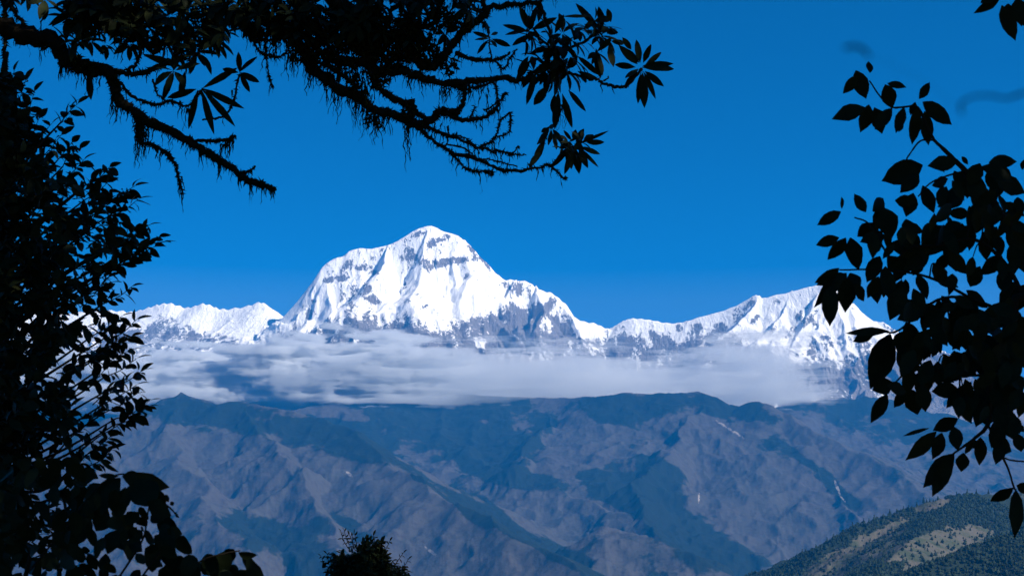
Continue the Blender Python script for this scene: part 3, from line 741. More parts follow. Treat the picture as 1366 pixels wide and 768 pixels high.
limb([
  ([tA]+PP([(-330,0,5.2),(-160,15,5.6),(-40,22,5.9),(0,35),(25,46),(69,52),(84,72),(109,87),(146,96)], D), 0.05, 0.026, 1.5),
  (PP([(146,96),(153,118),(160,135),(182,150),(211,168),(252,188),(284,208),(310,226),(335,242),(352,247),(367,253)], D), 0.024, 0.010, 2.2),
  (PP([(140,95),(165,97),(190,96),(219,87),(240,78),(258,70)], D), 0.013, 0.008, 0.8),
  (PP([(170,95),(183,82),(190,55),(196,30)], D), 0.008, 0.006, 0.6),
  (PP([(160,110),(180,130),(208,140),(226,134),(248,142),(262,130),(270,118)], D), 0.007, 0.004, 0.7),
  (PP([(204,106),(208,122),(216,132)], D), 0.005, 0.004, 0.3),
  (PP([(197,190),(222,204),(233,219),(238,240),(243,259)], D), 0.008, 0.002, 2.0),
  (PP([(182,152),(186,178),(192,192)], D), 0.014, 0.009, 2.0),
  (PP([(252,188),(275,188),(292,188),(306,186),(314,181)], D), 0.007, 0.006, 1.2),
  (PP([(317,230),(330,229),(341,222)], D), 0.006, 0.003, 1.5),
  (PP([(320,99),(315,118),(312,135),(302,152),(290,158),(270,160)], D), 0.005, 0.004, 0.4),
  (PP([(14,-30),(16,8),(30,32),(40,44)], D), 0.010, 0.007, 1.0),
  (PP([(5,-20),(7,20),(6,60),(8,100)], D), 0.008, 0.007, 1.5),
  (PP([(90,80),(110,40),(120,10),(125,-30)], D), 0.012, 0.01, 1.0),
  (PP([(190,60),(230,55),(262,45),(290,30),(310,-10)], D), 0.010, 0.009, 1.0),
  (PP([(262,45),(272,30),(278,15)], D), 0.004, 0.003, 0.5),
  (PP([(146,96),(120,96),(95,86),(80,84)], D), 0.018, 0.014, 2.5)], lv1, (1500, 55, (0.015, 0.07), 0.011), 21)

# limb 2: the great limb entering at the top, and its right hand branchlets
tB = TRK[-3]
def lv2(w, lv, mo, rs):
    for x, y, n_, L in [(330,-5,8,32),(345,20,7,26),(360,5,8,30),(385,-8,8,32),(400,18,8,30),(420,5,8,30),(372,30,7,26),(470,20,7,26),(500,-5,8,32),(520,20,8,30),(540,5,8,30),(510,45,7,26),(560,20,7,26),(575,0,8,30),(455,45,6,24),
                      (395,45,7,26),(415,52,7,26),(440,60,6,24),(600,-4,6,26),(590,20,5,22),(545,55,6,22)]:
        ros(lv, x, y, n_, L, rs)
    for _ in range(85): ros(lv, rs.uniform(320, 630), rs.uniform(-30, 46), 8, 30, rs)
    for x0, y0, x1, k, L in [(405,75,425,16,34),(425,95,455,14,30),(440,118,480,14,30),(470,130,500,12,30),(480,120,490,8,50),(497,150,505,7,36),(510,155,520,6,22),(540,170,547,5,40),(380,70,400,8,28),(360,60,372,5,24),
                       (500,85,530,14,26),(540,60,560,12,28),(585,115,600,8,24),(540,100,580,10,14),(460,85,490,10,40),(470,100,500,12,50),(470,60,560,24,26),(340,40,420,26,24),(560,90,590,6,12),(555,165,600,6,16),(610,115,640,8,18),(640,120,650,3,26),(590,25,620,10,22),(600,0,640,10,20)]:
        for q in range(int(k*1.5)): strand(mo, np.array(P(rs.uniform(x0, x1), y0+rs.uniform(-6, 8), D+rs.uniform(-.05, .05))), R_(L*rs.uniform(0.4, 1.5)), rs, 0.0042)
    for x, y, rr in [(495,160,9),(508,165,5),(470,108,9),(430,80,14),(500,60,20),(540,40,20),(420,40,22),(380,35,18),(470,50,16),(450,25,22),(495,25,24),(360,15,20),(410,62,14),(520,85,14),(400,15,24),(535,70,16),(545,150,10),(598,88,12),(460,75,22),(520,60,24),(490,40,26),(400,70,14),(560,50,22),(590,25,18),(345,45,12),(440,50,22),(575,70,14),(620,30,12),(505,105,14)]:
        for q in range(int(rr*rr*0.65)):
            a = rs.uniform(0, 6.28); b = rr*math.sqrt(rs.rand()); pt = np.array(P(x+b*math.cos(a), y+b*math.sin(a), D+rs.uniform(-.08, .08)))
            tuft(mo, pt, rnd_unit(rs)-UP*0.8, 0.022*rs.uniform(0.5, 1.4), rs)
limb([
  ([tB]+PP([(-120,-330,5.2),(150,-230,5.6),(330,-120,5.9),(420,-40),(450,0),(470,30),(485,60),(497,84)], D), 0.055, 0.034, 1.6),
  (PP([(380,40),(403,66),(425,97),(450,116),(475,128),(494,144),(525,153),(550,163),(575,160),(588,148),(610,151)], D), 0.028, 0.014, 1.8),
  (PP([(431,70),(456,81),(487,84),(506,94),(544,97),(569,106),(594,111),(620,109),(640,108),(673,103),(690,109)], D), 0.024, 0.009, 1.6),
  (PP([(485,50),(515,50),(537,50),(555,78),(575,88),(587,79),(600,63),(620,43),(643,23),(656,10),(680,7),(713,2),(735,-8)], D), 0.030, 0.007, 1.3),
  (PP([(490,84),(497,103),(512,122),(531,134),(546,141),(548,156)], D), 0.015, 0.013, 1.3),
  (PP([(545,138),(550,136),(556,150),(568,157)], D), 0.012, 0.010, 1.0),
  (PP([(608,151),(616,140),(620,128),(621,112)], D), 0.012, 0.008, 1.3),
  (PP([(588,152),(613,159),(630,160),(646,156),(660,146),(666,136),(673,126),(676,125)], D), 0.010, 0.004, 1.0),
  (PP([(655,107),(661,115),(663,133),(656,142),(646,148)], D), 0.005, 0.003, 0.8),
  (PP([(628,157),(632,148),(633,141)], D), 0.004, 0.002, 0.8),
  (PP([(550,163),(565,170),(580,174),(610,186),(646,199),(673,203),(690,206),(702,207)], D), 0.009, 0.0025, 0.8),
  (PP([(640,197),(655,189),(663,179),(666,166),(679,151),(681,164),(679,176),(663,183)], D), 0.0055, 0.003, 0.9),
  (PP([(552,166),(565,178),(580,189),(607,206),(640,213),(666,226),(690,227),(706,226),(728,221),(740,218)], D), 0.009, 0.005, 0.8),
  (PP([(600,202),(612,215),(623,226),(640,229),(656,229),(655,234)], D), 0.005, 0.003, 1.6),
  (PP([(733,220),(745,230),(752,238),(757,237)], D), 0.005, 0.004, 0.5),
  (PP([(673,203),(683,204),(690,197),(692,195)], D), 0.004, 0.003, 0.6),
  (PP([(595,192),(620,198),(636,211),(660,214),(690,222)], D), 0.004, 0.003, 0.4),
  (PP([(575,172),(595,181),(612,181),(628,190),(640,205)], D), 0.004, 0.003, 0.8),
  (PP([(706,221),(716,206),(723,196),(728,180),(731,170)], D), 0.007, 0.004, 0.5),
  (PP([(608,70),(632,80),(655,80),(672,76),(680,70)], D), 0.010, 0.005, 0.9),
  (PP([(660,80),(672,92),(680,78),(690,66)], D), 0.005, 0.004, 0.6),
  (PP([(656,78),(653,62),(653,50)], D), 0.004, 0.003, 0.2),
  (PP([(640,26),(650,36),(653,50)], D), 0.009, 0.004, 0.6),
  (PP([(306,25),(320,36),(334,47),(356,54),(372,51),(384,57)], D), 0.007, 0.006, 0.8),
  (PP([(334,47),(341,62),(352,73),(372,76),(382,70),(385,60)], D), 0.006, 0.005, 0.8),
  (PP([(354,56),(355,74),(357,90),(359,104),(365,117)], D), 0.004, 0.0025, 1.0),
  (PP([(290,-20),(300,8),(312,28),(330,42)], D), 0.009, 0.008, 1.0),
  (PP([(330,-20),(350,15),(380,35),(410,50),(431,72)], D), 0.016, 0.014, 1.6),
  (PP([(420,-20),(400,20),(395,50),(403,68)], D), 0.018, 0.014, 1.6),
  (PP([(500,-30),(505,10),(495,40),(490,70)], D), 0.016, 0.014, 1.6),
  (PP([(560,-20),(548,15),(540,45)], D), 0.014, 0.013, 1.6),
  (PP([(600,-20),(585,10),(560,35),(540,52)], D), 0.012, 0.011, 1.4),
  (PP([(640,-20),(645,5),(648,22)], D), 0.012, 0.010, 1.2),
  (PP([(430,72),(440,90),(460,104),(480,118)], D), 0.010, 0.008, 1.5),
  (PP([(600,112),(618,118),(640,115),(660,108)], D), 0.006, 0.005, 1.0),
  (PP([(575,10),(610,30),(625,40)], D), 0.007, 0.006, 1.0)], lv2, (1300, 45, (0.012, 0.075), 0.0105), 22)

# limb 3: the leafy end of the limb with its clear whorls
def lv3(w, lv, mo, rs):
    for x, y, n_, L in [(705,43,7,34),(700,52,6,28),(720,60,9,38),(735,50,9,38),(748,62,9,38),(722,80,9,38),(740,85,10,38),(755,95,9,36),(735,100,10,38),(750,45,8,34),(765,80,8,36),(712,95,7,34),(765,55,8,32),(785,40,8,34),(800,48,9,34),(792,28,8,30),(810,36,8,26),(795,70,7,30),(735,68,9,36),(745,75,9,34),(728,95,8,36),(770,40,7,30)]:
        ros(lv, x, y, n_, L, rs, droop=0.45)
    T = [((856,90),(900,90),13),((857,88),(899,84),9),((860,95),(885,115),9),((858,95),(876,132),8),((857,97),(859,144),13),((855,97),(851,138),9),((850,96),(833,117),9),((848,90),(820,86),9),((853,84),(835,66),9),((854,84),(849,53),10),((858,84),(868,60),9),((860,88),(882,70),8),((852,92),(834,104),8),
         ((800,40),(768,5),10),((805,35),(799,9),10),((815,30),(810,12),9),((808,42),(825,44),9),((790,22),(752,22),6),((812,60),(818,90),10),((825,60),(850,85),11),((830,50),(842,66),9),((815,55),(834,58),8),((795,65),(801,104),11),((770,75),(800,100),9),
         ((705,43),(671,33),10),((705,41),(674,45),7),((706,40),(693,9),11),((707,40),(716,10),10),((709,40),(742,24),10),((708,46),(690,58),9),((703,48),(684,60),8),
         ((653,50),(631,43),6),((653,51),(633,54),5),((652,53),(636,72),7),((655,53),(663,64),5),((656,52),(681,62),8),((655,47),(665,43),5),((651,46),(648,30),6),
         ((740,125),(737,150),9),((745,122),(740,172),12),((750,125),(763,170),10),((758,120),(781,148),8),((730,115),(713,140),14),((715,95),(703,140),10),((708,80),(688,108),9),((705,75),(690,100),10),((775,100),(781,112),8),((770,95),(798,108),9),((718,30),(723,2),9),((740,45),(752,20),9),
         ((769,193),(812,175),5),((770,195),(799,223),6),((768,198),(773,231),12),((765,198),(753,232),9),((768,190),(779,172),9),((763,188),(752,174),5),((762,190),(746,198),8),((775,196),(800,206),8),((778,190),(792,178),10),((760,195),(738,222),9),((757,195),(762,225),12),((782,190),(806,190),8),((772,197),(785,225),10),((765,187),(768,173),8),
         ((733,172),(718,192),9),((733,172),(722,176),9),((735,172),(733,195),9),((737,172),(752,192),8),((731,170),(740,168),7),((727,185),(712,218),10),((722,200),(706,222),9),((738,178),(742,200),8)]
    for b, t, wd in T: leaf_px(lv, b, t, wd, rs)
    for x, y in [(765,195),(758,190),(775,190),(765,205),(758,205),(750,198)]: ros(lv, x, y, 5, 20, rs)
    for q in range(5): strand(mo, np.array(P(748+rs.uniform(-3, 3), 140, D)), R_(36), rs, 0.003)
    for q in range(3): strand(mo, np.array(P(738+rs.uniform(-1, 1), -10, D)), R_(22), rs, 0.003)
limb([
  (PP([(672,103),(690,108),(705,100),(718,92),(730,85)], D), 0.010, 0.008, 0.5),
  (PP([(713,2),(725,20),(735,48),(738,70)], D), 0.008, 0.007, 0.4),
  (PP([(856,92),(846,104),(836,115),(822,116),(809,113),(795,106),(779,103),(762,98),(746,92)], D), 0.0065, 0.007, 0.3),
  (PP([(738,70),(765,62),(785,52),(800,42)], D), 0.007, 0.005, 0.3),
  (PP([(738,70),(725,55),(706,43)], D), 0.006, 0.004, 0.2),
  (PP([(805,108),(811,104),(811,102)], D), 0.004, 0.003, 0.2),
  (PP([(740,218),(750,205),(760,197),(769,193)], D), 0.006, 0.004, 0.2),
  (PP([(738,70),(745,95),(742,118)], D), 0.008, 0.006, 0.3)], lv3, (900, 14, (0.01, 0.04), 0.008), 23)
# unseen crown added over and behind the viewpoint to shade the near leaves
cw, cl = MB(), MB(); rs = np.random.RandomState(5)
crown_mass(cw, cl, (-1.2, 0.3, 6.6), (3.6, 3.4, 1.5), 900, 0.20, rs, 10, hub=True)
crown_mass(cw, cl, (-4.8, 3.2, 5.4), (1.9, 2.4, 1.8), 420, 0.20, rs, 10, hub=True)
tube(cw, smooth_path([TRK[-6], (-2.2,2.8,5.2), (-1.5,1.2,6.0), (-1.0,-0.4,6.5)], 5), 0.07, 0.03, 8)
tube(cw, smooth_path([TRK[-10], (-3.8,3.6,4.2), (-4.8,3.2,5.2)], 5), 0.06, 0.03, 8)
co = cw.build('limb', M_bark, tree); cl.build('crown', M_rhodo, tree)
finish(tree)

# ---------------------------------------------------------------- right hand tree with broad leaves
rs = np.random.RandomState(31)
rt = root_at('broadleaf_tree', 3.6, 3.4, 'tree whose pointed broad leaves hang in a drooping cluster down the right side', 'tree')
gz = ground_z(3.6, 3.4); tk = MB()
rp = smooth_path([(3.6,3.4,gz-0.2),(3.65,3.4,gz+1.2),(3.8,3.3,gz+2.6),(4.3,3.0,gz+4.4),(5.0,2.5,gz+6.4),(5.6,2.1,gz+8.4)], 6)
tube(tk, rp, 0.17, 0.06, 12, 0.1, rs); tk.build('trunk', M_bark, rt)
w, lv = MB(), MB(); DR = 4.0
def c6(x, y): return (1060+x/2.02, y/2.02)
def c7(x, y): return (1060+x/2.02, 350+y/2.02)
STEM = []
def st(pts, r0, r1): 
    q = PP(pts, DR); STEM.extend(list(smooth_path(q, 5))); tube(w, smooth_path(q, 5), r0*DR/FPX, r1*DR/FPX, 6, 0.15, rs)
tube(w, smooth_path([rp[10]]+PP([(1750,330,3.7),(1500,370,3.9),(1400,350,4.0),(1345,300),(1320,262),(1288,228),(1268,208),(1246,187)], DR), 5), 0.022, 0.0045, 7, 0.15, rs)
st([(1246,187),(1235,165),(1224,143),(1205,143),(1190,143),(1175,130),(1160,108)], 2.0, 1.0)
st([(1246,187),(1228,188),(1214,205),(1208,215)], 1.4, 1.0)
st([(1288,228),(1262,235),(1240,245),(1225,262)], 1.5, 1.0)
tube(w, smooth_path([rp[9]]+PP([(1750,420,3.6),(1500,410,3.9),(1366,395,4.0),(1352,425),(1337,452),(1322,500),(1319,540),(1318,566),(1298,586),(1270,606)], DR), 5), 0.020, 0.003, 7, 0.15, rs)
st([(1318,566),(1330,595),(1345,625),(1352,648),(1356,655)], 1.6, 1.1)
st([(1338,610),(1352,614),(1380,616)], 1.2, 1.2)
st([(1366,395),(1340,350),(1300,320),(1250,328),(1215,330),(1190,345),(1160,300),(1140,290)], 3.0, 1.0)
st([(1352,425),(1300,400),(1250,400),(1200,440),(1175,442)], 2.6, 1.2)
st([(1300,400),(1240,370),(1180,360),(1120,360)], 2.2, 1.0)
st([(1322,500),(1270,500),(1220,490),(1180,525)], 2.0, 1.0)
st([(1366,395),(1375,350),(1360,330)], 3, 2)
RL6 = [((203,197),(200,165),24),((165,190),(192,266),52),((168,205),(132,252),38),((250,225),(299,233),26),((244,228),(263,292),50),((190,290),(102,318),52),((200,282),(186,357),52),((215,290),(240,362),50),((262,292),(214,352),42),
 ((335,267),(367,221),30),((345,275),(424,335),56),((330,290),(314,388),46),((350,300),(358,390),50),((295,290),(272,362),34),((325,275),(312,310),26),((290,330),(280,355),20),((345,445),(238,486),78),((335,470),(285,520),50),((388,434),(402,466),26),((450,422),(466,444),20),
 ((125,570),(62,606),38),((128,562),(127,531),18),((192,572),(160,525),36),((120,640),(58,660),38),((138,640),(92,706),46),((150,640),(172,727),52),((210,570),(250,530),44),((215,600),(170,640),50),((240,560),(262,640),66),((300,590),(320,655),52),((360,600),(350,655),34),
 ((345,500),(375,575),44),((320,520),(300,585),46),((270,540),(330,545),40),((370,500),(416,482),36),((400,500),(392,560),36),((440,500),(420,560),44),((470,480),(520,560),60),((430,460),(450,500),36),((500,440),(470,500),50),((500,450),(600,480),60),((540,480),(618,520),60),
 ((130,735),(60,768),36),((140,735),(95,790),46),((150,735),(172,780),44),((230,690),(195,760),50),((250,690),(300,740),54),((300,680),(270,760),50),((340,690),(320,740),44),((600,640),(592,736),52),((560,690),(500,740),46),((430,740),(420,790),30),((618,430),(614,460),20),((440,610),(350,690),56),((480,620),(400,690),56),((400,640),(440,700),50)]
RL7 = [((120,15),(57,62),38),((112,30),(66,120),44),((98,62),(93,167),54),((140,40),(140,136),56),((160,58),(196,106),36),((210,45),(222,112),40),((245,10),(250,110),60),((290,65),(262,152),62),((320,70),(352,138),46),((380,40),(440,66),40),((425,30),(424,70),34),((500,10),(470,70),50),
 ((255,185),(139,186),28),((215,188),(156,214),34),((258,192),(204,338),84),((290,205),(302,300),56),((300,160),(330,230),50),((250,355),(206,430),42),((262,320),(210,345),56),((250,330),(300,350),44),((300,345),(266,390),36),((312,340),(332,412),58),((345,330),(350,400),50),
 ((362,446),(288,466),14),((382,455),(301,532),52),((397,458),(380,528),42),((430,442),(440,506),42),((430,515),(344,608),56),((425,518),(372,627),50),((455,512),(448,562),42),((480,478),(460,516),26),((440,420),(370,455),44),((495,480),(480,500),30),
 ((470,140),(600,205),60),((480,140),(575,175),44),((440,100),(450,190),66),((400,130),(345,175),50),((460,120),(410,200),60),((600,50),(560,130),60),((618,60),(600,130),60),((590,150),(618,200),60),((510,400),(570,380),40),((560,400),(600,440),44),((500,470),(500,545),46),((530,480),(580,510),60),
 ((618,350),(608,420),34),((600,380),(575,396),26),((560,440),(530,500),50),((540,330),(600,380),60),((590,300),(618,350),50),((600,440),(618,455),24),((590,606),(526,650),36),((596,612),(600,738),50),((598,600),(640,615),36),((590,420),(590,470),44),((600,460),(610,510),40),((560,480),(540,550),40)]
for b, t, wd in RL6: leaf_px(lv, c6(*b), c6(*t), wd/2.02*0.87, rs, DR+rs.uniform(-.15, .15), 'ovate', 0.5)
for b, t, wd in RL7: leaf_px(lv, c7(*b), c7(*t), wd/2.02*0.87, rs, DR+rs.uniform(-.15, .15), 'ovate', 0.5)
for cx, cyy, rx, ry, k in [(1300,250,50,25,36),(1330,290,40,40,46),(1290,300,34,30,30),(1250,310,30,18,14),(1180,310,26,22,18),(1210,330,34,16,18),(1260,350,50,18,22),(1330,340,40,30,18),(1200,375,34,16,14),(1240,470,40,55,64),(1280,450,45,55,90),(1310,500,40,50,70),(1335,440,30,40,30),(1210,480,20,25,14),(1275,535,30,15,14),(1320,560,30,18,14),(1220,400,20,20,10),(1350,520,16,30,14),(1340,570,22,14,8),(1352,470,14,30,12)]:
    for q in range(int(k*0.45)):
        a = rs.uniform(0, 6.28); b = math.sqrt(rs.rand()); x = cx+rx*b*math.cos(a); y = cyy+ry*b*math.sin(a)
        an = rs.uniform(0.25, 0.75)*math.pi+rs.randn()*0.5; L = rs.uniform(24, 40)
        leaf_px(lv, (x, y-12), (x+math.cos(an)*L, y-12+math.sin(an)*L), L*rs.uniform(0.45, 0.62), rs, DR+rs.uniform(-.35, .45), 'ovate', 0.5)
        if q % 4 == 0:
            e0 = np.array(P(x, y-12, DR)); e1 = min(STEM, key=lambda v: np.linalg.norm(v-e0))
            if np.linalg.norm(e1-e0) > 0.02: tube(w, smooth_path([e1, (e0+e1)/2+np.array([0, 0, 0.012]), e0], 3), 0.0026, 0.0014, 4)
o = w.build('branch', M_bark, rt); lv.build('leaves', M_right, o)
# upper corner spray of the same tree
w2, lv2_ = MB(), MB()
tube(w2, smooth_path([rp[16]]+PP([(1900,-150,3.6),(1600,-120,3.9),(1450,-60,4.0),(1380,-25),(1336,-8),(1328,2)], DR), 5), 0.02, 0.003, 6)
for b, t, wd in [((555,-8),(486,37),30),((558,15),(592,110),46),((575,10),(568,60),40),((600,-5),(612,70),46),((540,-15),(500,10),30),((618,5),(625,75),46)]:
    leaf_px(lv2_, c6(*b), c6(*t), wd/2.02, rs, DR, 'ovate', 0.5)
o = w2.build('branch', M_bark, rt); lv2_.build('leaves', M_right, o)
# a stray mossy twig of it that reaches close to the lens
w3 = MB()
tube(w3, smooth_path([np.array((4.3,1.2,4.1)), np.array((2.6,0.9,4.3)), np.array((1.1,0.6,3.9)), np.array((0.50,0.50,3.1)), np.array((0.36,0.50,2.35))]+PP([(1500,105,0.52),(1420,118,0.44)]), 4), 0.0030, 0.0007, 5, 0.3, rs)
tube(w3, smooth_path(PP([(1422,118,0.44),(1366,124,0.41),(1345,131,0.41),(1325,128,0.40),(1305,128,0.40),(1290,132,0.40),(1282,139,0.40),(1283,152,0.40)]), 4), 0.0005, 0.0004, 5, 0.3, rs)
tube(w3, smooth_path(PP([(1283,150,0.40),(1250,120,0.39),(1200,90,0.38),(1160,74,0.38)]), 4), 0.00006, 0.00006, 3)
tube(w3, smooth_path(PP([(1160,76,0.38),(1152,66,0.38),(1140,62,0.38),(1127,64,0.38)]), 4), 0.0005, 0.0006, 5, 0.3, rs)
w3.build('twig', M_bark, rt)
# unseen crown lobes added beyond the right edge to keep sun off the foreground
cw, cl = MB(), MB(); rs = np.random.RandomState(6)
crown_mass(cw, cl, (5.9, 1.9, 7.7), (3.3, 3.3, 3.2), 2500, 0.21, rs, 10, hub=True)
crown_mass(cw, cl, (4.6, -1.4, 5.2), (2.6, 2.4, 2.6), 800, 0.21, rs, 10, hub=True)
crown_mass(cw, cl, (7.9, 6.6, 8.6), (2.6, 2.6, 2.4), 800, 0.22, rs, 10, hub=True)
tube(cw, smooth_path([rp[-6], (6.0,4.0,7.0), (7.6,6.2,8.2)], 5), 0.07, 0.03, 8)
crown_mass(cw, cl, (5.6, 1.7, 4.7), (2.1, 2.0, 1.8), 800, 0.21, rs, 10, hub=True)
tube(cw, smooth_path([rp[16], (4.3,1.2,4.0), (4.6,-1.2,5.0)], 5), 0.07, 0.03, 8)
cw.build('limb', M_bark, rt); cl.build('crown', M_right, rt)
finish(rt)

# ---------------------------------------------------------------- left hand shrub column
rs = np.random.RandomState(41); DL = 5.0
bx_, by_ = P(-30, 500, 5.2).x, 5.2
ls = root_at('tall_shrub', bx_, by_, 'tall dense shrub of small leaves filling the left edge', 'shrub')
gz = ground_z(bx_, by_); tk = MB(); w, lv = MB(), MB()
stem = smooth_path([np.array((bx_, by_, gz-0.2)), np.array((bx_+.05, by_, gz+0.8))]+PP([(-25,640,5.2),(0,500,5.15),(-4,350,5.1),(6,230,5.05),(8,140,5.0),(6,90,5.0),(10,70,5.0)]), 6)
tube(tk, stem, 0.045, 0.006, 10, 0.15, rs); tk.build('trunk', M_bark, ls)
by = [70,90,110,130,150,165,200,220,240,255,265,290,300,320,335,350,385,400,430,450,480,500,530,545,560,600,640,700,768]
bxx = [8,22,40,48,58,90,100,118,140,170,180,158,195,208,190,165,172,160,172,172,158,178,196,192,168,146,128,130,140]
tips = [(40,108),(52,122),(58,158),(100,155),(88,180),(102,192),(112,200),(118,215),(136,236),(152,225),(150,245),(186,250),(190,268),(172,262),(160,285),(218,318),(222,326),(206,302),(188,312),(182,342),(168,352),(182,384),(150,372),
        (150,400),(168,424),(188,428),(182,450),(165,455),(188,480),(178,470),(150,490),(196,496),(206,536),(202,545),(186,528),(176,560),(188,515),(152,585),(156,600),(128,560),(120,610),(110,140),(75,165),(25,95)]
def inner(x, y): return stem[np.argmin([abs(((P_.z-EYE.z)/P_.y)-((648-y)/FPX)) for P_ in [Vector(q) for q in stem]])]
for tx, ty in tips:
    if tx > 100:
        q1 = np.array(P(tx*0.35, ty+70, DL+rs.uniform(-.1,.1))); q2 = np.array(P(tx*0.75, ty+22, DL))
        tube(w, smooth_path([inner(0, min(ty+130, 640)), q1, q2], 5), 0.008, 0.0028, 5)
        spray(w, lv, q2, np.array(P(tx-6, ty-2, DL)), 9, 0.060, rs, asp=0.48)
    else:
        spray(w, lv, np.array(P(tx*0.5, ty+40, DL)), np.array(P(tx-6, ty, DL)), 8, 0.060, rs, asp=0.50)
for k in range(500):
    y = rs.uniform(95, 768) if k % 3 else rs.uniform(95, 480); xm = np.interp(y, by, bxx)
    f = rs.rand()**(0.95 if k % 2 else 1.5); x = -15+f*(xm-8)
    d = DL+rs.uniform(-0.5, 0.7); L = rs.uniform(25, 45)
    an = rs.uniform(-1.1, 0.5)
    n_ = 9 if f < 0.6 else 6
    if f > 0.62 and rs.rand() < 0.5: continue
    spray(w, lv, np.array(P(x-L*math.cos(an), y-L*math.sin(an), d+rs.uniform(-.1,.1))), np.array(P(x, y, d)), n_, 0.062, rs, asp=0.52, sag=0.12)
for k in range(80):
    y = rs.uniform(110, 600); x = rs.uniform(-30, 0.42*np.interp(y, by, bxx))
    d = DL+rs.uniform(-.3, .5)
    spray(w, lv, np.array(P(x-20, y+20, d)), np.array(P(x, y, d)), 11, 0.072, rs, asp=0.52, prof='round')
o = w.build('branch', M_bark, ls); lv.build('leaves', M_left, o)
finish(ls)

# ---------------------------------------------------------------- big leaved low shrub at the lower left
rs = np.random.RandomState(51); DB = 3.2
bx_, by_ = P(40, 700, 3.3).x, 3.3
lb = root_at('large_leaved_shrub', bx_, by_, 'low shrub with big rounded drooping leaves at the bottom left corner', 'shrub')
gz = ground_z(bx_, by_); w, lv = MB(), MB(); tk = MB()
for q in [(-20,720),(40,740),(100,760),(160,768),(220,790),(300,800)]:
    tube(tk, smooth_path([np.array((bx_+rs.uniform(-.1,.1), by_, gz-0.1)), np.array(P(q[0]-20, 900, 3.3)), np.array(P(q[0], q[1], DB))], 6), 0.012, 0.005, 6, 0.1, rs)
tk.build('stem', M_bark, lb)
def bl(b, t, wd, prof='ellip', d=None): leaf_px(lv, b, t, wd, rs, (DB if d is None else d)+rs.uniform(-.08, .08), prof, 0.9)
def stb(pts, r0=1.6, r1=1.0): tube(w, smooth_path(PP(pts, DB), 5), r0*DB/FPX, r1*DB/FPX, 5, 0.1, rs)
def c5(x, y): return (x/2.087, 400+y/2.087)
BL = [((330,478),(262,446),14),((330,490),(260,490),16),((335,495),(262,585),62),((325,500),(285,600),52),((340,490),(400,500),40),((345,495),(470,520),56),((380,500),(440,590),84),((370,510),(330,600),30),((350,520),(318,590),26),((400,520),(460,575),60),
      ((385,590),(350,622),44),((380,600),(410,625),40),((420,600),(455,610),40),((410,560),(480,600),50),((440,600),(485,650),46),((470,600),(488,655),40),((395,640),(360,670),40),((400,650),(440,668),44),((430,655),(470,690),46),((300,580),(270,640),60),((270,560),(210,600),50),
      ((260,555),(215,548),24),((240,560),(255,610),26),((250,600),(210,680),60),((330,640),(290,700),50),((360,660),(400,700),40),((330,600),(380,640),40),((210,500),(240,525),20),((195,505),(265,500),14),((425,500),(440,515),12),((432,490),(438,505),10),((460,540),(468,560),14),((476,560),(482,572),12),((488,590),(492,605),12),((410,495),(430,498),8)]
for b, t, wd in BL: bl(c5(*b), c5(*t), wd/2.087)
for b, t, wd, pr in [((236,716),(254,738),20,'round'),((222,706),(243,712),16,'ellip'),((258,740),(246,768),22,'round'),((276,738),(290,768),24,'round'),((290,745),(266,765),24,'round'),((300,735),(292,768),26,'round'),((312,732),(296,752),18,'round'),((318,736),(345,748),14,'ellip'),((322,738),(350,768),16,'ellip'),((330,744),(352,790),20,'ellip'),
                     ((300,755),(318,775),20,'round'),((330,760),(312,790),30,'round'),((215,700),(236,730),22,'round'),((225,725),(228,760),26,'round'),((208,725),(200,760),26,'round'),((240,745),(222,775),26,'round'),((256,750),(262,790),26,'round')]: bl(b, t, wd, pr)
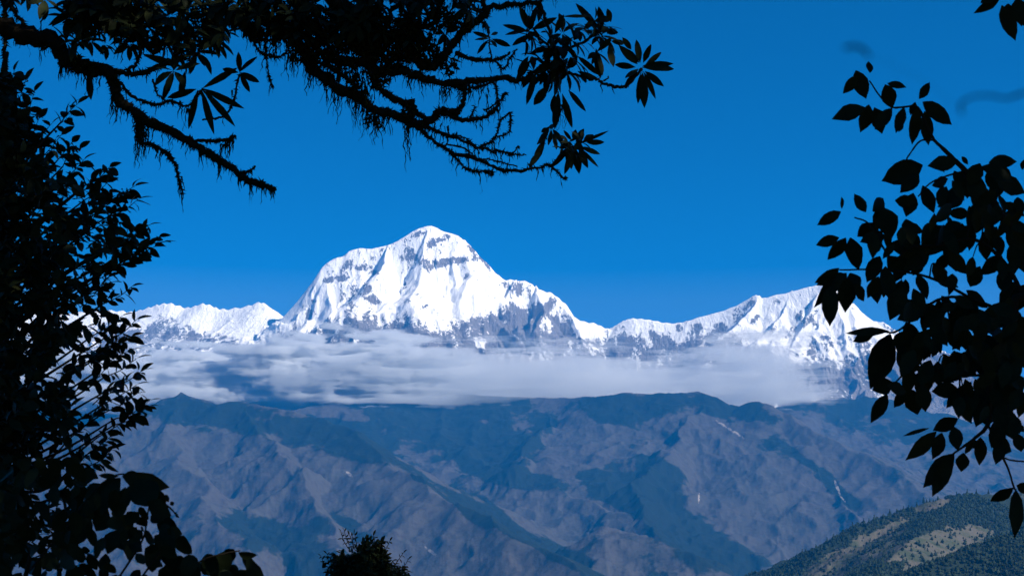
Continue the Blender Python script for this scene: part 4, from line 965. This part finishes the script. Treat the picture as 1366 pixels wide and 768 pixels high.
for k in range(260):
    y = rs.uniform(615, 800); xm = np.interp(y, [600,625,650,680,700,730,745,768,800], [70,150,190,205,205,215,300,350,360])
    x = rs.uniform(-30, xm-14)
    if y < 690 and x > 110 and rs.rand() < 0.55: continue
    if 700 < y < 745 and x > 180 and rs.rand() < 0.7: continue
    an = rs.uniform(0.1, 0.9)*math.pi; L = rs.uniform(16, 32)
    bl((x, y-8), (x+math.cos(an)*L*0.9, y-8+math.sin(an)*L), L*rs.uniform(0.5, 0.72), 'round' if k % 2 else 'ellip', DB+rs.uniform(-.25, .4))
for p_ in [[(40,760),(90,700),(130,650),(160,632),(185,640)],[(160,768),(190,720),(196,690),(200,670)],[(60,720),(100,690),(130,690)],[(190,768),(215,735),(236,716)],[(240,790),(265,750),(300,738),(320,734)],[(185,640),(200,636),(206,634)],[(215,668),(228,678),(234,685)]]: stb(p_)
o = w.build('branch', M_bark, lb); lv.build('leaves', M_left, o)
finish(lb)

# ---------------------------------------------------------------- shrub top at the bottom edge
rs = np.random.RandomState(61); DS = 12.0
bx_, by_ = P(486, 760, DS).x, DS
sh = root_at('round_shrub', bx_, by_, 'small rounded leafy shrub top poking up at the bottom edge left of centre', 'shrub')
gz = ground_z(bx_, by_); tk = MB(); w, lv = MB(), MB()
ctr = np.array(P(487, 775, DS)); R0 = 54*DS/FPX
tube(tk, smooth_path([np.array((bx_, by_, gz-0.2)), np.array((bx_+.1, by_, gz+0.9)), ctr-UP*0.5, ctr], 6), 0.05, 0.02, 8, 0.1, rs); tk.build('trunk', M_bark, sh)
for k in range(640):
    u = rnd_unit(rs); u[2] = abs(u[2])*1.0 if rs.rand() < 0.7 else u[2]
    rr = rs.uniform(0.5, 0.92)*R0*(1+0.16*math.sin(5*math.atan2(u[2], u[0])+1.0)+0.08*rs.randn()*0.6)
    q = ctr+u*rr*np.array([1.02, 1.0, 1.05]); b = ctr+u*rr*0.55
    spray(w, lv, b, q, 8, 0.058, rs, asp=0.5, r=0.004, droop=0.6)
for k in range(60):
    u = rnd_unit(rs); tube(w, smooth_path([ctr-UP*0.3, ctr+u*R0*0.3, ctr+u*R0*0.7], 3), 0.012, 0.004, 4)
for x, y in [(455,706),(459,704),(470,712),(466,710),(473,708),(436,735),(428,738),(500,712),(520,718),(538,734),(545,742),(540,755)]:
    spray(w, lv, np.array(P(x*0.75+487*.25, y+22, DS)), np.array(P(x, y+3, DS)), 8, 0.045, rs, asp=0.36, r=0.004)
o = w.build('branch', M_bark, sh); lv.build('leaves', M_low, o)
finish(sh)
